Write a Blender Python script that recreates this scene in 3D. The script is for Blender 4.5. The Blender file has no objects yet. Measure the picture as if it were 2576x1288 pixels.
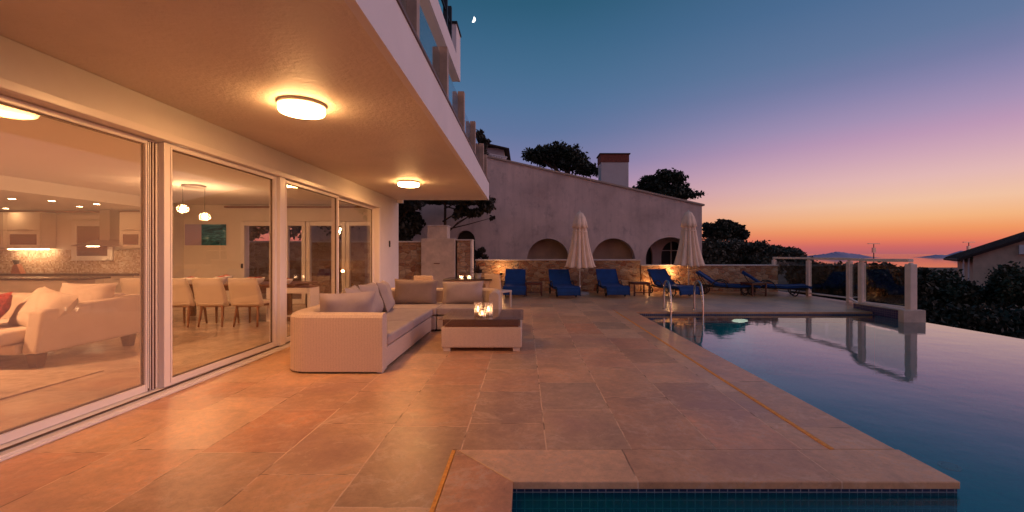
import bpy, math, random
import numpy as np
from mathutils import Vector, Matrix
random.seed(7); RNG = np.random.default_rng(7)
PI = math.pi; R = math.radians
scene = bpy.context.scene
col = scene.collection
H = 1.4; F = 1080.0          # eye height (m), focal length in 2576-wide pixels

# ------------------------------------------------------------------ camera
cam = bpy.data.cameras.new("camera"); co = bpy.data.objects.new("camera", cam); col.objects.link(co)
co.location = (0, 0, H); co.rotation_euler = (R(90), 0, 0)
cam.sensor_width = 36; cam.lens = F / 2576 * 36
cam.shift_x = -32 / 2576; cam.shift_y = -6 / 2576
cam.clip_start = 0.05; cam.clip_end = 60000
scene.camera = co
scene.view_settings.view_transform = 'Standard'; scene.view_settings.look = 'None'
scene.view_settings.exposure = 0; scene.view_settings.gamma = 1
scene.cycles.max_bounces = 10; scene.cycles.transparent_max_bounces = 24
scene.cycles.diffuse_bounces = 5; scene.cycles.glossy_bounces = 5
scene.cycles.sample_clamp_indirect = 4
scene.cycles.caustics_reflective = False; scene.cycles.caustics_refractive = False
scene.cycles.use_denoising = True

def lin(c):
    return tuple(((x/255)/12.92 if x/255 <= .04045 else ((x/255+.055)/1.055)**2.4) for x in c)

# ------------------------------------------------------------------ node helpers
class NT:
    def __init__(s, tree): s.t = tree; s.n = tree.nodes; s.l = tree.links
    def new(s, typ, ins=None, **kw):
        n = s.n.new(typ)
        for k, v in kw.items(): setattr(n, k, v)
        for k, v in (ins or {}).items(): s.put(n, k, v)
        return n
    def put(s, n, k, v):
        if isinstance(v, bpy.types.NodeSocket): s.l.new(v, n.inputs[k])
        else:
            if isinstance(v, tuple) and len(v) == 3 and n.inputs[k].type == 'RGBA': v = v + (1,)
            n.inputs[k].default_value = v
    def math(s, op, a, b=0.0, c=None, clamp=False):
        n = s.n.new('ShaderNodeMath'); n.operation = op; n.use_clamp = clamp
        s.put(n, 0, a); s.put(n, 1, b)
        if c is not None: s.put(n, 2, c)
        return n.outputs[0]
    def ramp(s, fac, stops, interp='LINEAR'):
        n = s.n.new('ShaderNodeValToRGB'); cr = n.color_ramp; cr.interpolation = interp
        while len(cr.elements) > 1: cr.elements.remove(cr.elements[-1])
        for i, (p, c) in enumerate(stops):
            e = cr.elements[0] if i == 0 else cr.elements.new(p)
            e.position = p; e.color = tuple(c) + (1,)
        s.l.new(fac, n.inputs[0]); return n.outputs[0]
    def mix(s, f, a, b, mode='MIX'):
        n = s.n.new('ShaderNodeMix'); n.data_type = 'RGBA'; n.blend_type = mode
        s.put(n, 0, f)
        for k, v in ((6, a), (7, b)):
            if isinstance(v, tuple) and len(v) == 3: v = v + (1,)
            s.put(n, k, v)
        return n.outputs[2]

# ------------------------------------------------------------------ sky: dusk gradient
w = bpy.data.worlds.new("World"); scene.world = w; w.use_nodes = True
t = NT(w.node_tree); t.n.clear()
tc = t.new('ShaderNodeTexCoord')
nrm = t.new('ShaderNodeVectorMath', {0: tc.outputs['Generated']}, operation='NORMALIZE')
sp = t.new('ShaderNodeSeparateXYZ', {0: nrm.outputs[0]})
el = t.math('DIVIDE', t.math('ARCSINE', t.math('MAXIMUM', sp.outputs[2], 0.0)), PI/2)      # 0..1 = 0..90 deg
hor = t.math('SQRT', t.math('ADD', t.math('MULTIPLY', sp.outputs[0], sp.outputs[0]), t.math('MULTIPLY', sp.outputs[1], sp.outputs[1])))
az0 = R(75)
ca = t.math('DIVIDE', t.math('ADD', t.math('MULTIPLY', sp.outputs[0], math.sin(az0)), t.math('MULTIPLY', sp.outputs[1], math.cos(az0))), t.math('MAXIMUM', hor, 1e-4))
mr = t.new('ShaderNodeMapRange', {0: ca, 1: 0.28, 2: .90, 3: 0.0, 4: 1.0}, interpolation_type='SMOOTHSTEP')
d = lambda a: a / 90
A = [(0, (180, 98, 104)), (d(.7), (206, 104, 98)), (d(1.4), (230, 124, 92)), (d(2.4), (240, 152, 98)), (d(3.6), (244, 180, 128)), (d(5.3), (241, 194, 162)), (d(7.6), (227, 184, 181)),
     (d(9.8), (208, 167, 183)), (d(11.8), (189, 152, 182)), (d(13.7), (166, 145, 180)), (d(16.2), (139, 133, 172)), (d(18.2), (118, 124, 163)), (d(20.8), (99, 119, 156)), (d(26), (78, 108, 147)), (d(34), (56, 94, 130)), (d(60), (40, 78, 108)), (1, (34, 66, 94))]
B = [(0, (190, 100, 110)), (d(1.5), (214, 114, 106)), (d(3.2), (222, 138, 120)), (d(5), (210, 142, 142)), (d(7), (188, 138, 158)), (d(9.6), (156, 132, 168)), (d(12), (122, 124, 164)), (d(15.7), (97, 117, 157)),
     (d(19.2), (82, 114, 152)), (d(23.2), (69, 108, 142)), (d(27), (57, 100, 132)), (d(30.2), (46, 92, 120)), (d(40), (40, 82, 108)), (d(60), (34, 70, 96)), (1, (30, 62, 88))]
cA = t.ramp(el, [(p, lin(c)) for p, c in A], 'LINEAR'); cB = t.ramp(el, [(p, lin(c)) for p, c in B], 'LINEAR')
skyc = t.mix(mr.outputs[0], cB, cA)
# afterglow boosted unseen right of the frame, added to light terrace and fascia
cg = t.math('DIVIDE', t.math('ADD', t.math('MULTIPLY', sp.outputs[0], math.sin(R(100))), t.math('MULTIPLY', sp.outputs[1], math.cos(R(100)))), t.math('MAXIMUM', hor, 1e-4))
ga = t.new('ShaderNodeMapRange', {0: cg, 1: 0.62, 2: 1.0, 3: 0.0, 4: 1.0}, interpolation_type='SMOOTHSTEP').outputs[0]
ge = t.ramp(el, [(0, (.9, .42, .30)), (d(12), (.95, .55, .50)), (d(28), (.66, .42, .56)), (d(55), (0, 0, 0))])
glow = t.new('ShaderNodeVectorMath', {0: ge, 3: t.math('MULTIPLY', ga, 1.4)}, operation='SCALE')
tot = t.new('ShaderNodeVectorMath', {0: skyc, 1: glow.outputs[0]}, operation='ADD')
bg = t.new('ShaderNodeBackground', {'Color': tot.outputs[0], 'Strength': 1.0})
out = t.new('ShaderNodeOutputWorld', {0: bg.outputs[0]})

# ------------------------------------------------------------------ materials
M = {}
def mat(name):
    m = bpy.data.materials.new(name); m.use_nodes = True
    tt = NT(m.node_tree); tt.n.clear(); M[name] = m
    return m, tt
def finish(tt, sh): tt.new('ShaderNodeOutputMaterial', {0: sh})
def coords(tt, scale=1.0, gen='Object'):
    c = tt.new('ShaderNodeTexCoord')
    mp = tt.new('ShaderNodeMapping', {'Vector': c.outputs[gen], 'Scale': (scale,)*3 if not isinstance(scale, tuple) else scale})
    return mp.outputs[0]
def simple(name, c, rough=.6, var=.15, scale=3.0, bump=.0, bscale=60.0, metal=0.0, c2=None, spec=.5, detail=4, dist=.01, sss=0):
    m, tt = mat(name)
    v = coords(tt)
    n1 = tt.new('ShaderNodeTexNoise', {'Vector': v, 'Scale': scale, 'Detail': detail, 'Roughness': .6})
    lo = c2 or tuple(x * (1 - var) for x in c); hi = tuple(min(1, x * (1 + var * .5)) for x in c)
    colr = tt.ramp(n1.outputs[0], [(.3, lo), (.7, hi)])
    p = tt.new('ShaderNodeBsdfPrincipled', {'Base Color': colr, 'Roughness': rough, 'Metallic': metal, 'Specular IOR Level': spec})
    if bump:
        n2 = tt.new('ShaderNodeTexNoise', {'Vector': v, 'Scale': bscale, 'Detail': 3})
        b = tt.new('ShaderNodeBump', {'Strength': bump, 'Distance': dist, 'Height': n2.outputs[0]})
        tt.l.new(b.outputs[0], p.inputs['Normal'])
    finish(tt, p.outputs[0]); return m
def emit(name, c, s):
    m, tt = mat(name); e = tt.new('ShaderNodeEmission', {'Color': c + (1,), 'Strength': s}); finish(tt, e.outputs[0]); return m
def glass(name, tint=(1, 1, 1), base=.05, mx=.95, rough=.0, power=5.0):
    m, tt = mat(name)
    lw = tt.new('ShaderNodeLayerWeight', {'Blend': .5})
    f = tt.math('MULTIPLY_ADD', tt.math('POWER', lw.outputs['Facing'], power), mx - base, base)
    a = tt.new('ShaderNodeBsdfTransparent', {'Color': tint + (1,)})
    g = tt.new('ShaderNodeBsdfGlossy', {'Roughness': rough, 'Color': (1, 1, 1, 1)})
    mx_ = tt.new('ShaderNodeMixShader', {0: f, 1: a.outputs[0], 2: g.outputs[0]}); finish(tt, mx_.outputs[0]); return m

WARM = (1.0, .56, .25)
simple('stucco', (.80, .75, .70), .85, .07, 1.2, .35, 55, dist=.006)
simple('stucco_ceiling', (.72, .64, .55), .55, .12, .9, .6, 26, dist=.012, spec=.4)
simple('fascia_paint', (.78, .74, .74), .8, .05, 1.5, .2, 60, dist=.004)
simple('interior_plaster', (.80, .74, .66), .8, .04, .7)
simple('interior_ceiling', (.84, .80, .76), .8, .03, .7)
simple('pvc_white', (.84, .78, .73), .3, .03, 2)
simple('gasket', (.13, .08, .05), .5)
simple('sill_stone', (.62, .52, .44), .45, .15, 6, .1, 80)
simple('post_wood', (.44, .31, .235), .5, .22, 7)
simple('bronze_trim', (.16, .09, .07), .5, .2, 6)
simple('fence_cream', (.80, .66, .56), .5, .12, 5)
simple('arcade_cream', (.66, .48, .34), .9, .2, 2)
simple('capstone', (.62, .55, .50), .7, .18, 5, .3, 40)
simple('rendered_block', (.62, .50, .40), .85, .2, 4, .6, 30, dist=.012)
simple('wicker_frame', (.66, .56, .47), .6)
simple('cushion', (.42, .34, .31), .9, .10, 5, .25, 180, dist=.002)
simple('cushion_dark', (.27, .20, .165), .9, .12, 5, .25, 180, dist=.002)
simple('blue_cloth', (.002, .045, .19), .85, .25, 4, .2, 200, dist=.002)
simple('dark_resin', (.018, .014, .013), .45)
simple('dark_wood', (.11, .030, .016), .45, .35, 9)
simple('umbrella_cloth', (.88, .68, .52), .85, .12, 5, .1, 120)
simple('umbrella_pole', (.7, .64, .58), .4)
simple('concrete', (.42, .38, .35), .8, .2, 8, .3, 60)
simple('white_paint', (.74, .70, .68), .5, .04, 3)
simple('chrome', (.50, .46, .44), .16, .03, 3, metal=1.0)
simple('brick_red', (.20, .055, .035), .85, .4, 14, .4, 40)
simple('roof_dark', (.045, .022, .018), .85, .3, 8, .4, 30)
simple('neighbour_beige', (.42, .33, .27), .85, .15, 2, .3, 30)
simple('house_render', (.50, .46, .46), .85, .12, 1.5, .3, 30)
simple('black_paint', (.012, .011, .012), .5)
simple('sofa_fabric', (.62, .50, .40), .9, .08, 4, .3, 160, dist=.003)
simple('sofa_leg_wood', (.10, .045, .022), .4, .3, 10)
simple('oak_leg', (.26, .10, .04), .4, .3, 12)
simple('chair_leather', (.72, .60, .46), .55, .06, 4)
simple('table_wood', (.16, .06, .03), .35, .3, 8)
simple('cabinet_front', (.74, .65, .55), .35, .04, 3)
simple('counter_stone', (.06, .04, .03), .2, .3, 18)
simple('steel', (.55, .5, .45), .3, .05, 5, metal=.9)
simple('rug', (.50, .38, .28), .95, .35, 9, .6, 90, c2=(.34, .25, .18))
simple('ceramic', (.8, .76, .7), .25, .03)
simple('red_food', (.45, .05, .02), .6, .5, 20)
simple('green_bottle', (.01, .03, .015), .1)
simple('knife_wood', (.42, .14, .06), .5, .2, 10)
simple('plant_leaf', (.05, .028, .022), .6, .5, 9)
simple('leaf_dark', (.028, .034, .018), .7, .5, .8, c2=(.012, .016, .010))
simple('leaf_olive', (.075, .080, .055), .7, .5, .8, c2=(.028, .030, .022))
simple('leaf_pine', (.022, .034, .018), .7, .5, .9, c2=(.008, .012, .008))
simple('leaf_ivy', (.035, .030, .016), .7, .5, 1.2, c2=(.014, .012, .008))
simple('leaf_garden', (.05, .056, .024), .65, .5, .9, c2=(.010, .014, .008))
simple('bark', (.07, .045, .03), .9, .4, 9, .5, 30)
simple('terrain', (.030, .030, .022), .95, .5, .02)
simple('island', (.42, .36, .52), .95, .25, .002)  # lilac base colour stands in for dusk haze over the distance
simple('orange_joint', (.95, .40, .05), .6, .3, 30, c2=(.70, .26, .04))
simple('grout_line', (.16, .12, .10), .9, .3, 20)
simple('red_cushion', (.30, .03, .02), .9, .8, 22, c2=(.16, .012, .012))
simple('dark_interior', (.02, .015, .013), .8)
simple('curtain', (.50, .42, .36), .9, .2, 8)
glass('door_glass', (.97, .95, .92), .05, .80)
glass('rail_glass', (.80, .86, .86), .06, .9)
glass('balcony_glass', (.62, .70, .74), .10, .95, power=3.0)
glass('smoked_glass', (.75, .66, .58), .06, .9)
glass('table_glass', (.78, .76, .72), .12, .9)
glass('clear_glass', (.95, .93, .9), .05, .8)
glass('dark_window_glass', (.25, .2, .18), .10, .7)
emit('lamp_diffuser', (1.0, .50, .18), 56)
emit('pendant_bulb', (1.0, .55, .26), 380)
emit('downlight', (1.0, .60, .30), 90)
emit('candle_flame', (1.0, .60, .32), 40)
emit('spot_glow', (1.0, .55, .22), 60)
emit('pool_lamp', (1.0, .84, .62), 2.3)
emit('moonlight', (1.0, .97, .93), 2.2)
emit('under_cabinet_light', (1.0, .62, .32), 60)
emit('lit_window', (1.0, .45, .12), 1.2)

# frosted globe of the pendants
m, tt = mat('globe_glass')
lw = tt.new('ShaderNodeLayerWeight', {'Blend': .5})
f = tt.math('MULTIPLY_ADD', tt.math('POWER', lw.outputs['Facing'], 3.0), .45, .03)
a = tt.new('ShaderNodeBsdfTransparent'); b = tt.new('ShaderNodeBsdfTranslucent', {'Color': (.95, .85, .75, 1)})
g = tt.new('ShaderNodeBsdfGlossy', {'Roughness': .05})
x = tt.new('ShaderNodeMixShader', {0: .4, 1: b.outputs[0], 2: g.outputs[0]})
finish(tt, tt.new('ShaderNodeMixShader', {0: f, 1: a.outputs[0], 2: x.outputs[0]}).outputs[0])

# brick/slab coordinate helper: rows along world axis
def slab_material(name, row, length, ox, oy, palette, rough=(.20, .46), swap=True, mortar=.006, mcol=(.80, .54, .34), veins=.6, bumpy=.7, offset=.37, spec=.5):
    m, tt = mat(name)
    c = tt.new('ShaderNodeTexCoord').outputs['Object']
    sx = tt.new('ShaderNodeSeparateXYZ', {0: c})
    a, b = (sx.outputs[1], sx.outputs[0]) if swap else (sx.outputs[0], sx.outputs[1])
    cb = tt.new('ShaderNodeCombineXYZ', {0: tt.math('ADD', a, 40 * length + oy), 1: tt.math('ADD', b, 40 * row + ox), 2: 0.0})
    # wobble the joints a little
    wn = tt.new('ShaderNodeTexNoise', {'Vector': c, 'Scale': 9.0, 'Detail': 2})
    wv = tt.new('ShaderNodeVectorMath', {0: wn.outputs[1], 1: (.010, .010, 0)}, operation='MULTIPLY')
    vv = tt.new('ShaderNodeVectorMath', {0: cb.outputs[0], 1: wv.outputs[0]}, operation='ADD').outputs[0]
    br = tt.new('ShaderNodeTexBrick', {'Vector': vv, 'Color1': (0, 0, 0, 1), 'Color2': (1, 1, 1, 1), 'Mortar': (.5, .5, .5, 1), 'Scale': 1.0, 'Mortar Size': mortar,
                                       'Mortar Smooth': .2, 'Bias': 0.0, 'Brick Width': length, 'Row Height': row}, offset=offset, offset_frequency=2, squash=1.35, squash_frequency=3)
    rnd = br.outputs['Color']; mfac = br.outputs['Fac']
    base = tt.ramp(rnd, [(i / (len(palette) - 1), p) for i, p in enumerate(palette)])
    n1 = tt.new('ShaderNodeTexNoise', {'Vector': c, 'Scale': 2.3, 'Detail': 7, 'Roughness': .65, 'Distortion': .6})
    n2 = tt.new('ShaderNodeTexNoise', {'Vector': c, 'Scale': 14.0, 'Detail': 6, 'Roughness': .7})
    k = tt.math('MULTIPLY_ADD', n1.outputs[0], 1.0, .52)
    k2 = tt.math('MULTIPLY_ADD', n2.outputs[0], .8, .6)
    kk = tt.math('MULTIPLY', k, k2)
    shade = tt.new('ShaderNodeCombineColor', {0: kk, 1: kk, 2: kk})
    c1 = tt.mix(1.0, base, shade.outputs[0], 'MULTIPLY')
    # pale calcite veins and pits
    n3 = tt.new('ShaderNodeTexNoise', {'Vector': c, 'Scale': 2.2, 'Detail': 12, 'Roughness': .68, 'Distortion': .35})
    vein = tt.ramp(tt.math('ABSOLUTE', tt.math('SUBTRACT', n3.outputs[0], .5)), [(0, (1, 1, 1)), (.024, (0, 0, 0))])
    gate = tt.ramp(n1.outputs[0], [(.45, (0, 0, 0)), (.56, (1, 1, 1))])
    vm = tt.math('MULTIPLY', tt.math('MULTIPLY', vein, gate), veins)
    c2 = tt.mix(vm, c1, (.66, .45, .30))
    # reddish iron blush
    n4 = tt.new('ShaderNodeTexNoise', {'Vector': c, 'Scale': .8, 'Detail': 4})
    red = tt.math('MULTIPLY', tt.ramp(n4.outputs[0], [(.52, (0, 0, 0)), (.66, (1, 1, 1))]), .55)
    c3 = tt.mix(red, c2, (.42, .22, .16), 'MIX')
    dn = tt.new('ShaderNodeTexNoise', {'Vector': c, 'Scale': 5.0, 'Detail': 3})
    c4 = tt.mix(tt.math('MULTIPLY', mfac, .9), c3, tt.mix(tt.ramp(dn.outputs[0], [(.36, (0, 0, 0)), (.50, (1, 1, 1))]), (.24, .14, .085), mcol))
    # fine pits and chipped, bleached patches
    pt = tt.new('ShaderNodeTexNoise', {'Vector': c, 'Scale': 55.0, 'Detail': 4, 'Roughness': .7})
    c4 = tt.mix(tt.math('MULTIPLY', tt.ramp(pt.outputs[0], [(.58, (0, 0, 0)), (.70, (1, 1, 1))]), .35), c4, (.20, .12, .08))
    bl_ = tt.new('ShaderNodeTexNoise', {'Vector': c, 'Scale': 3.6, 'Detail': 10, 'Roughness': .72, 'Distortion': .8})
    c4 = tt.mix(tt.math('MULTIPLY', tt.ramp(bl_.outputs[0], [(.56, (0, 0, 0)), (.63, (1, 1, 1))]), .38), c4, (.80, .56, .36))
    rr = tt.math('MULTIPLY_ADD', n1.outputs[0], rough[1] - rough[0], rough[0])
    rr = tt.math('ADD', rr, tt.math('MULTIPLY', mfac, .3))
    h = tt.math('SUBTRACT', tt.math('MULTIPLY_ADD', n2.outputs[0], .25, tt.math('MULTIPLY', n1.outputs[0], .35)), tt.math('MULTIPLY', mfac, .6))
    bp = tt.new('ShaderNodeBump', {'Strength': bumpy, 'Distance': .012, 'Height': h})
    p = tt.new('ShaderNodeBsdfPrincipled', {'Base Color': c4, 'Roughness': rr, 'Normal': bp.outputs[0], 'Specular IOR Level': spec})
    finish(tt, p.outputs[0]); return m
STONE = [(.46, .27, .15), (.72, .41, .205), (.54, .29, .145), (.74, .45, .245), (.62, .29, .14), (.50, .315, .175), (.68, .37, .19)]
slab_material('travertine', .61, .82, .45, .25, STONE)
slab_material('coping_stone_y', 2.0, 1.25, .9, .3, STONE[1:5], swap=True)
slab_material('coping_stone_x', 2.0, 1.25, .9, .55, STONE[1:5], swap=False)
slab_material('interior_floor', .6, .9, .1, .0, [(.52, .40, .30), (.58, .46, .35), (.50, .38, .28)], rough=(.12, .3), veins=.35, bumpy=.06, mortar=.003, mcol=(.40, .30, .22), offset=.5, spec=.6)

# rubble stone wall
m, tt = mat('rubble_stone')
c = coords(tt)
wn = tt.new('ShaderNodeTexNoise', {'Vector': c, 'Scale': 3.0, 'Detail': 3})
wv = tt.new('ShaderNodeVectorMath', {0: wn.outputs[1], 1: (.18, .18, .18)}, operation='MULTIPLY')
vv = tt.new('ShaderNodeVectorMath', {0: c, 1: wv.outputs[0]}, operation='ADD').outputs[0]
vv = tt.new('ShaderNodeMapping', {'Vector': vv, 'Scale': (1, 1, 1.7)}).outputs[0]
vo = tt.new('ShaderNodeTexVoronoi', {'Vector': vv, 'Scale': 5.0, 'Randomness': .9}, feature='F1')
ve = tt.new('ShaderNodeTexVoronoi', {'Vector': vv, 'Scale': 5.0, 'Randomness': .9}, feature='DISTANCE_TO_EDGE')
sc = tt.new('ShaderNodeSeparateColor', {0: vo.outputs['Color']})
base = tt.ramp(sc.outputs[0], [(0, (.34, .17, .08)), (.3, (.46, .30, .18)), (.55, (.28, .11, .055)), (.8, (.52, .38, .25)), (1, (.40, .24, .13))])
nn = tt.new('ShaderNodeTexNoise', {'Vector': c, 'Scale': 16.0, 'Detail': 5, 'Roughness': .7})
kk = tt.math('MULTIPLY_ADD', nn.outputs[0], .8, .6)
base = tt.mix(1.0, base, tt.new('ShaderNodeCombineColor', {0: kk, 1: kk, 2: kk}).outputs[0], 'MULTIPLY')
edge = tt.ramp(ve.outputs[0], [(0, (1, 1, 1)), (.045, (0, 0, 0))])
base = tt.mix(tt.math('MULTIPLY', edge, .8), base, (.46, .35, .25))
hh = tt.math('ADD', tt.math('MINIMUM', ve.outputs[0], .12), tt.math('MULTIPLY', nn.outputs[0], .04))
bp = tt.new('ShaderNodeBump', {'Strength': .9, 'Distance': .25, 'Height': hh})
finish(tt, tt.new('ShaderNodeBsdfPrincipled', {'Base Color': base, 'Roughness': .9, 'Normal': bp.outputs[0]}).outputs[0])

# weathered wall of the neighbour's house: blotches and damp stains
m, tt = mat('weathered_wall')
c = coords(tt)
n1 = tt.new('ShaderNodeTexNoise', {'Vector': c, 'Scale': .55, 'Detail': 8, 'Roughness': .62, 'Distortion': .4})
n2 = tt.new('ShaderNodeTexNoise', {'Vector': tt.new('ShaderNodeMapping', {'Vector': c, 'Scale': (1.3, 1, .8)}).outputs[0], 'Scale': 2.0, 'Detail': 6, 'Roughness': .7})
b1 = tt.ramp(n1.outputs[0], [(.30, (.42, .32, .29)), (.48, (.60, .47, .42)), (.68, (.72, .56, .50))])
st = tt.math('MULTIPLY', tt.ramp(n2.outputs[0], [(.54, (0, 0, 0)), (.70, (1, 1, 1))]), .6)
b2 = tt.mix(st, b1, (.28, .22, .21))
n6 = tt.new('ShaderNodeTexNoise', {'Vector': tt.new('ShaderNodeMapping', {'Vector': c, 'Scale': (3.2, 1, .22)}).outputs[0], 'Scale': 1.6, 'Detail': 7, 'Roughness': .6})
b2 = tt.mix(tt.math('MULTIPLY', tt.ramp(n6.outputs[0], [(.50, (0, 0, 0)), (.68, (1, 1, 1))]), .26), b2, (.32, .26, .24))
n7 = tt.new('ShaderNodeTexNoise', {'Vector': c, 'Scale': 1.1, 'Detail': 10, 'Roughness': .7})
b2 = tt.mix(tt.math('MULTIPLY', tt.ramp(n7.outputs[0], [(.57, (0, 0, 0)), (.62, (1, 1, 1))]), .28), b2, (.78, .62, .55))
n5 = tt.new('ShaderNodeTexNoise', {'Vector': c, 'Scale': 40.0, 'Detail': 3})
bp = tt.new('ShaderNodeBump', {'Strength': .4, 'Distance': .02, 'Height': n5.outputs[0]})
finish(tt, tt.new('ShaderNodeBsdfPrincipled', {'Base Color': b2, 'Roughness': .92, 'Normal': bp.outputs[0]}).outputs[0])

# woven resin wicker
def wicker(name, colr):
    m, tt = mat(name)
    c = tt.new('ShaderNodeTexCoord').outputs['Object']
    s = tt.new('ShaderNodeSeparateXYZ', {0: c})
    u = tt.math('ADD', s.outputs[0], s.outputs[1])
    wv1 = tt.math('SINE', tt.math('MULTIPLY', u, 2 * PI / .018))
    wv2 = tt.math('SINE', tt.math('MULTIPLY', s.outputs[2], 2 * PI / .010))
    pr = tt.math('MULTIPLY', wv1, wv2)
    hgt = tt.math('ADD', tt.math('MULTIPLY', pr, .5), tt.math('MULTIPLY', wv1, .45))
    nz = tt.new('ShaderNodeTexNoise', {'Vector': c, 'Scale': 60.0, 'Detail': 3})
    f = tt.math('MULTIPLY_ADD', hgt, .22, tt.math('MULTIPLY_ADD', nz.outputs[0], .5, .22), clamp=True)
    cc = tt.ramp(f, [(0, tuple(x * .55 for x in colr)), (.55, colr), (1, tuple(min(1, x * 1.18) for x in colr))])
    bp = tt.new('ShaderNodeBump', {'Strength': .5, 'Distance': .003, 'Height': hgt})
    finish(tt, tt.new('ShaderNodeBsdfPrincipled', {'Base Color': cc, 'Roughness': .55, 'Normal': bp.outputs[0]}).outputs[0])
wicker('wicker', (.68, .53, .42))

# glass mosaic tile
def mosaic(name, pal, grout, size, rough=.15, bump=.3):
    m, tt = mat(name)
    c = tt.new('ShaderNodeTexCoord').outputs['Object']
    s = tt.new('ShaderNodeSeparateXYZ', {0: c}); g = tt.new('ShaderNodeNewGeometry')
    ns = tt.new('ShaderNodeSeparateXYZ', {0: g.outputs['Normal']})
    isx = tt.math('GREATER_THAN', tt.math('ABSOLUTE', ns.outputs[0]), .7)
    isz = tt.math('GREATER_THAN', tt.math('ABSOLUTE', ns.outputs[2]), .7)
    uu = tt.math('ADD', tt.math('MULTIPLY', s.outputs[1], isx), tt.math('MULTIPLY', s.outputs[0], tt.math('SUBTRACT', 1.0, isx)))
    vv = tt.math('ADD', tt.math('MULTIPLY', s.outputs[1], isz), tt.math('MULTIPLY', s.outputs[2], tt.math('SUBTRACT', 1.0, isz)))
    cb = tt.new('ShaderNodeCombineXYZ', {0: tt.math('ADD', uu, 40.0), 1: tt.math('ADD', vv, 40.0 + .02), 2: 0.0})
    br = tt.new('ShaderNodeTexBrick', {'Vector': cb.outputs[0], 'Color1': (0, 0, 0, 1), 'Color2': (1, 1, 1, 1), 'Scale': 1.0, 'Mortar Size': size * .055, 'Mortar Smooth': .1,
                                       'Brick Width': size, 'Row Height': size}, offset=0.0, squash=1.0)
    base = tt.ramp(br.outputs['Color'], [(i / (len(pal) - 1), p) for i, p in enumerate(pal)])
    cc = tt.mix(br.outputs['Fac'], base, grout)
    bp = tt.new('ShaderNodeBump', {'Strength': bump, 'Distance': .002, 'Height': tt.math('SUBTRACT', 1.0, br.outputs['Fac'])})
    finish(tt, tt.new('ShaderNodeBsdfPrincipled', {'Base Color': cc, 'Roughness': tt.math('MULTIPLY_ADD', br.outputs['Fac'], .5, rough), 'Normal': bp.outputs[0]}).outputs[0])
mosaic('waterline_tile', [(.012, .020, .075), (.020, .032, .10), (.008, .014, .05)], (.30, .30, .36), .05)
mosaic('pool_tile', [(.004, .76, .78), (.006, .84, .84), (.003, .70, .74)], (.02, .78, .8), .05, .3)
mosaic('purple_tile', [(.05, .045, .12), (.07, .06, .14)], (.16, .14, .2), .05)
mosaic('kitchen_mosaic', [(.75, .62, .48), (.42, .24, .14), (.85, .74, .6), (.30, .16, .09), (.65, .5, .36)], (.7, .6, .5), .035)

# pool water: clear, reflecting, with a faint ripple
m, tt = mat('pool_water')
c = tt.new('ShaderNodeTexCoord').outputs['Object']
n1 = tt.new('ShaderNodeTexNoise', {'Vector': c, 'Scale': 2.2, 'Detail': 3, 'Roughness': .5})
n2 = tt.new('ShaderNodeTexNoise', {'Vector': c, 'Scale': 22.0, 'Detail': 2})
hh = tt.math('ADD', n1.outputs[0], tt.math('MULTIPLY', n2.outputs[0], .10))
bp = tt.new('ShaderNodeBump', {'Strength': .09, 'Distance': .03, 'Height': hh})
fr = tt.new('ShaderNodeFresnel', {'IOR': 1.36, 'Normal': bp.outputs[0]})
ff = tt.math('MINIMUM', tt.math('MAXIMUM', tt.math('MULTIPLY_ADD', fr.outputs[0], 1.85, -.105), .012), .92)
tr = tt.new('ShaderNodeBsdfTransparent', {'Color': (.62, .93, 1, 1)})
df = tt.new('ShaderNodeBsdfDiffuse', {'Color': (.005, .30, .40, 1)})
body = tt.new('ShaderNodeMixShader', {0: .19, 1: tr.outputs[0], 2: df.outputs[0]})
gl = tt.new('ShaderNodeBsdfGlossy', {'Roughness': .03, 'Normal': bp.outputs[0]})
finish(tt, tt.new('ShaderNodeMixShader', {0: ff, 1: body.outputs[0], 2: gl.outputs[0]}).outputs[0])

# sea
m, tt = mat('sea_water')
c = tt.new('ShaderNodeTexCoord').outputs['Object']
n1 = tt.new('ShaderNodeTexNoise', {'Vector': c, 'Scale': .05, 'Detail': 6})
bp = tt.new('ShaderNodeBump', {'Strength': .03, 'Distance': .5, 'Height': n1.outputs[0]})
finish(tt, tt.new('ShaderNodeBsdfPrincipled', {'Base Color': (.08, .06, .06, 1), 'Roughness': .06, 'Normal': bp.outputs[0]}).outputs[0])

# sea picture: brushed teal and grey swirls, lilac left third a painted-in pane reflection
m, tt = mat('painting_canvas')
c = tt.new('ShaderNodeTexCoord').outputs['Object']
s = tt.new('ShaderNodeSeparateXYZ', {0: c})
n1 = tt.new('ShaderNodeTexNoise', {'Vector': tt.new('ShaderNodeMapping', {'Vector': c, 'Scale': (1.2, 1, 5), 'Rotation': (0, .25, 0)}).outputs[0], 'Scale': 2.0, 'Detail': 6, 'Distortion': 1.4})
p1 = tt.ramp(n1.outputs[0], [(.3, (.01, .05, .09)), (.5, (.03, .17, .24)), (.62, (.10, .34, .42)), (.7, (.38, .60, .66))])
p2 = tt.ramp(s.outputs[2], [(.0, (.50, .40, .55)), (.5, (.40, .38, .60)), (1, (.34, .36, .62))])
sel = tt.math('GREATER_THAN', s.outputs[0], -.10)
finish(tt, tt.new('ShaderNodeBsdfPrincipled', {'Base Color': tt.mix(sel, p2, p1), 'Roughness': .7}).outputs[0])

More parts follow.
